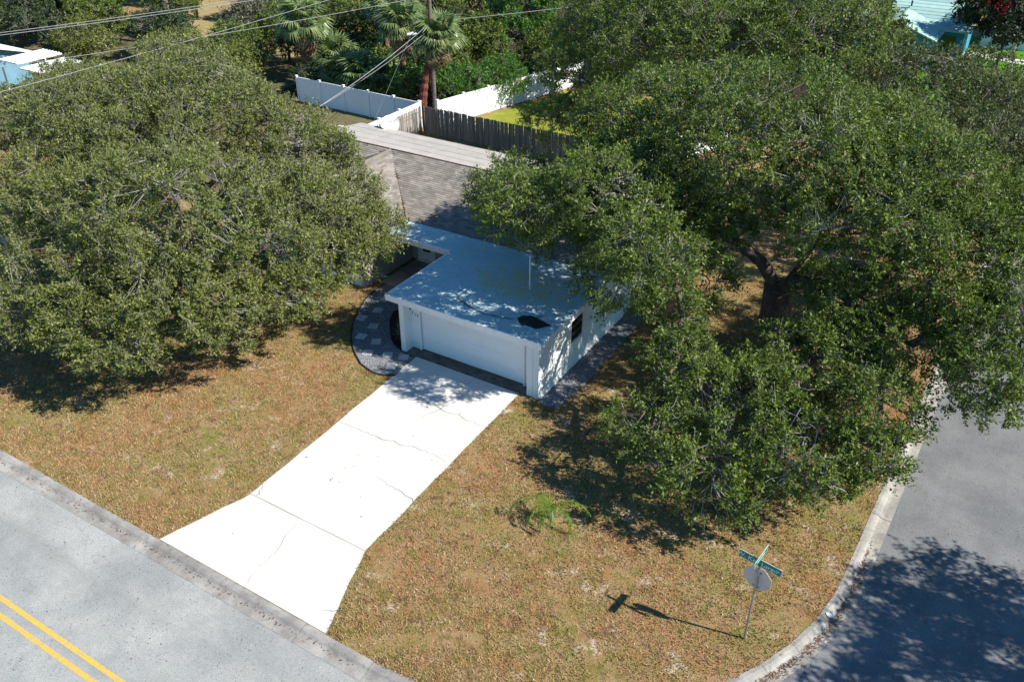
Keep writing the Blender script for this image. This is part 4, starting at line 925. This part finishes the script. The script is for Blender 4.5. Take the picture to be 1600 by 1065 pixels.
# ---------------------------------------------------------------- distant buildings
def gable_house(name, label, x0, x1, y0, y1, h, rh, wall, roof, along='x', over=.5):
    root = empty(name, ((x0+x1)/2, (y0+y1)/2, 0), label, 'house')
    mb = MB()
    if along == 'y':
        xm = (x0+x1)/2
        mb.v = [(x0,y0,-.1),(x1,y0,-.1),(x1,y0,h),(xm,y0,h+rh),(x0,y0,h),(x0,y1,-.1),(x1,y1,-.1),(x1,y1,h),(xm,y1,h+rh),(x0,y1,h)]
    else:
        ym = (y0+y1)/2
        mb.v = [(x0,y1,-.1),(x0,y0,-.1),(x0,y0,h),(x0,ym,h+rh),(x0,y1,h),(x1,y1,-.1),(x1,y0,-.1),(x1,y0,h),(x1,ym,h+rh),(x1,y1,h)]
    mb.f = [(0,1,2,3,4),(9,8,7,6,5),(0,5,6,1),(1,6,7,2),(4,9,5,0)]
    mb.build('wall', M[wall], root)
    for s in (-1, 1):
        mb = MB(); o = over; sl_ = rh/((x1-x0)/2 if along == 'y' else (y1-y0)/2); d = o*sl_; T = .09
        if along == 'y':
            e = x0-o if s < 0 else x1+o; b = [(e,y0-o,h-d+.02),(xm,y0-o,h+rh+.02),(xm,y1+o,h+rh+.02),(e,y1+o,h-d+.02)]
        else:
            e = y0-o if s < 0 else y1+o; b = [(x0-o,e,h-d+.02),(x0-o,ym,h+rh+.02),(x1+o,ym,h+rh+.02),(x1+o,e,h-d+.02)]
        mb.hexa(b, [(p[0], p[1], p[2]+T) for p in b]); rp = mb.build('roof', M[roof], root)
        # shingle courses
        n = 9
        for k in range(n):
            t0, t1 = k/n, (k+1)/n; A0, A1 = Vector(b[0]), Vector(b[1]); B0, B1 = Vector(b[3]), Vector(b[2]); up = Vector((0, 0, T+.004)); up2 = Vector((0, 0, T+.03))
            q = [A0.lerp(A1, t0), B0.lerp(B1, t0), B0.lerp(B1, t1), A0.lerp(A1, t1)]
            mb = MB(); mb.face([q[0]+up2, q[1]+up2, q[2]+up, q[3]+up]); mb.face([q[0]+up, q[1]+up, q[1]+up2, q[0]+up2]); mb.build('shingle_course', M[roof], rp)
    return root
TH = gable_house('teal_house', 'teal painted house with pale green gabled roof beyond the oaks', -16.5, -7.0, 84.5, 92, 2.7, 1.5, 'teal_wall', 'teal_roof', 'x')
mb = MB(); 
gable_house('teal_annex', 'teal gabled annex in front of the pale green roof', -15.0, -9.0, 80.5, 85.2, 2.5, 1.1, 'teal_wall', 'teal_roof', 'y', .4)
MB().box(-8.6, -7.6, 84.42, 84.5, 1.0, 2.1).build('window', M['glass'], TH)
mb = MB(); mb.tube([(-12.0, 86.6, 3.8), (-12.0, 86.6, 4.25)], .07, 8); mb.build('roof_vent', M['black'], TH)
gable_house('white_house', 'white walled teal trimmed house at the end of the pale walk', -6.2, -2.0, 92, 101, 2.8, 1.2, 'white_metal', 'teal_roof', 'y')
gable_house('tan_shed', 'tan roofed shed half hidden behind the dusky oak', -21.0, -16.5, 74, 79, 1.6, .6, 'tan_roof', 'tan_roof', 'x', .2)
BH = gable_house('blue_house', 'blue walled house behind the left oak', -80, -69.5, 33, 39.5, 2.3, 1.0, 'blue_wall', 'white_metal', 'x')
CP = empty('carport', (-64.5, 37.5, 0), 'white metal carport roof in stepped panels above the left oak', 'carport')
for i in range(2):
    x0 = -66.2 + i*2.4; z = 2.95 - i*.3; mb = MB().box(x0, x0+2.36, 35.4, 39.0, z, z+.09)
    for j in range(6): mb.box(x0+.15+j*.38, x0+.21+j*.38, 35.4, 39.0, z+.091, z+.14)
    mb.build('roof_panel', M['white_metal'], CP)
for x in (-66.1, -61.55):
    for y in (35.5, 38.9): MB().box(x-.05, x+.05, y-.05, y+.05, -.1, 2.45).build('post', M['white_metal'], CP)
UM = empty('patio_umbrella', (-60.4, 36.9, 0), 'pale teal patio umbrella beside the white carport', 'umbrella')
mb = MB(); mb.tube([(-60.4,36.9,-.1),(-60.4,36.9,2.75)], .03, 8); mb.build('pole', M['galv'], UM)
for i in range(8):
    a, b = R(45*i), R(45*i+45); c = (-60.4, 36.9); q = lambda t: (c[0]+1.4*math.cos(t), c[1]+1.4*math.sin(t), 2.15)
    m_ = MB(); m_.face([(c[0], c[1], 2.72), q(a), q(b)]); m_.face([(c[0], c[1], 2.70), (q(b)[0], q(b)[1], 2.13), (q(a)[0], q(a)[1], 2.13)]); m_.build('canopy_panel', M['teal_tarp'], UM)

# ---------------------------------------------------------------- grass blades and leaf litter
def grass(n, seed):
    g = np.random.default_rng(seed); p = np.stack([g.uniform(-36, -.7, n), 10.74 + 26*g.uniform(0, 1, n)**1.35], 1)
    ok = inside(p, lawn_poly)
    dr = [(-19.42,10.7),(-12.58,10.7),(rx(13.7),13.7),(rx(23.2),23.2),(lx(23.2),23.2),(lx(13.7),13.7)]
    for poly in (dr, path, side, mulch_poly, [(-19.7,22.95),(-12.95,22.95),(-12.95,37.2),(-35.2,37.2),(-35.2,26.4),(-24.3,26.4),(-24.3,27.3),(-19.7,27.3)]):
        ok &= ~inside(p, poly)
    bare = (np.sin(p[:,0]*1.7+np.sin(p[:,1]*1.3)*2)+np.sin(p[:,1]*2.3+np.sin(p[:,0]*.9)*2)) > 1.35
    ok &= ~(bare & (g.uniform(size=n) < .75))
    p = p[ok]; k = len(p); h = g.uniform(.03, .095, (k, 1)); th = g.uniform(0, 6.283, k); d = np.stack([np.cos(th), np.sin(th), np.zeros(k)], 1)
    b = np.concatenate([p, np.full((k, 1), -.005)], 1); w_ = g.uniform(.008, .018, (k, 1)); ln = g.uniform(0, 6.283, k); le = np.stack([np.cos(ln), np.sin(ln), np.zeros(k)], 1)*h*g.uniform(.1, 1.2, (k, 1))
    V = np.stack([b - d*w_, b + d*w_, b + le + np.array([0, 0, 1.])*h], 1).reshape(-1, 3)
    np_obj('grass', V, np.arange(3*k).reshape(k, 3), M['grass'], kind='stuff', label='dry straw and olive coloured grass blades on the front lawn', cat='grass')
grass(420000, 9)
def litter(n, seed):
    g = np.random.default_rng(seed); P = []
    a = np.stack([g.uniform(-33, -1, n), g.uniform(11, 33, n)], 1); a = a[inside(a, lawn_poly)]
    wgt = np.exp(-((a - np.array([-7, 27]))**2).sum(1)/90) + .8*np.exp(-((a - np.array([-27, 18]))**2).sum(1)/60) + .12
    ins = inside(a, [(-20.2,23.1),(-12.9,23.1),(-12.9,30.3),(-20.2,30.3)]); house = inside(a, [(-35.2,26.1),(-23.9,26.1),(-23.9,29.3),(-12.5,29.3),(-12.5,38),(-35.2,38)])
    dr = inside(a, [(-19.42,10.7),(-12.58,10.7),(rx(13.7),13.7),(rx(23.2),23.2),(lx(23.2),23.2),(lx(13.7),13.7)]); keep = (g.uniform(size=len(a)) < wgt*np.where(dr, .03, 1)) & ~house; a = a[keep]; ins = ins[keep]
    z = np.where(ins, 2.552, .028); keep = ~ins | (g.uniform(size=len(a)) < .35); P.append(np.concatenate([a[keep], z[keep][:, None]], 1))
    # gutter along the corner
    t = R(1)*g.uniform(-38, 14, n//22); rr_ = 9.9 + g.normal(.33, .09, n//22); P.append(np.stack([-10.9+rr_*np.cos(t), 20.62+rr_*np.sin(t), np.full(len(t), -.066)], 1))
    x = g.uniform(-30, -11, n//90); P.append(np.stack([x, 10.72-g.normal(.30, .05, len(x)), np.full(len(x), -.06)], 1))
    P = np.concatenate(P); k = len(P); th = g.uniform(0, 6.283, k); D = np.stack([np.cos(th), np.sin(th), g.uniform(-.1, .35, k)], 1)
    VL, FL = leaf_quads(P, D, np.array([0, 0, 1.]) + g.normal(size=(k, 3))*.25, g.uniform(.05, .095, k), g.uniform(.022, .04, k))
    np_obj('leaf_litter', VL, FL, M['litter'], kind='stuff', label='brown fallen oak leaves scattered on lawn, roof and gutter', cat='leaves')
litter(26000, 4)
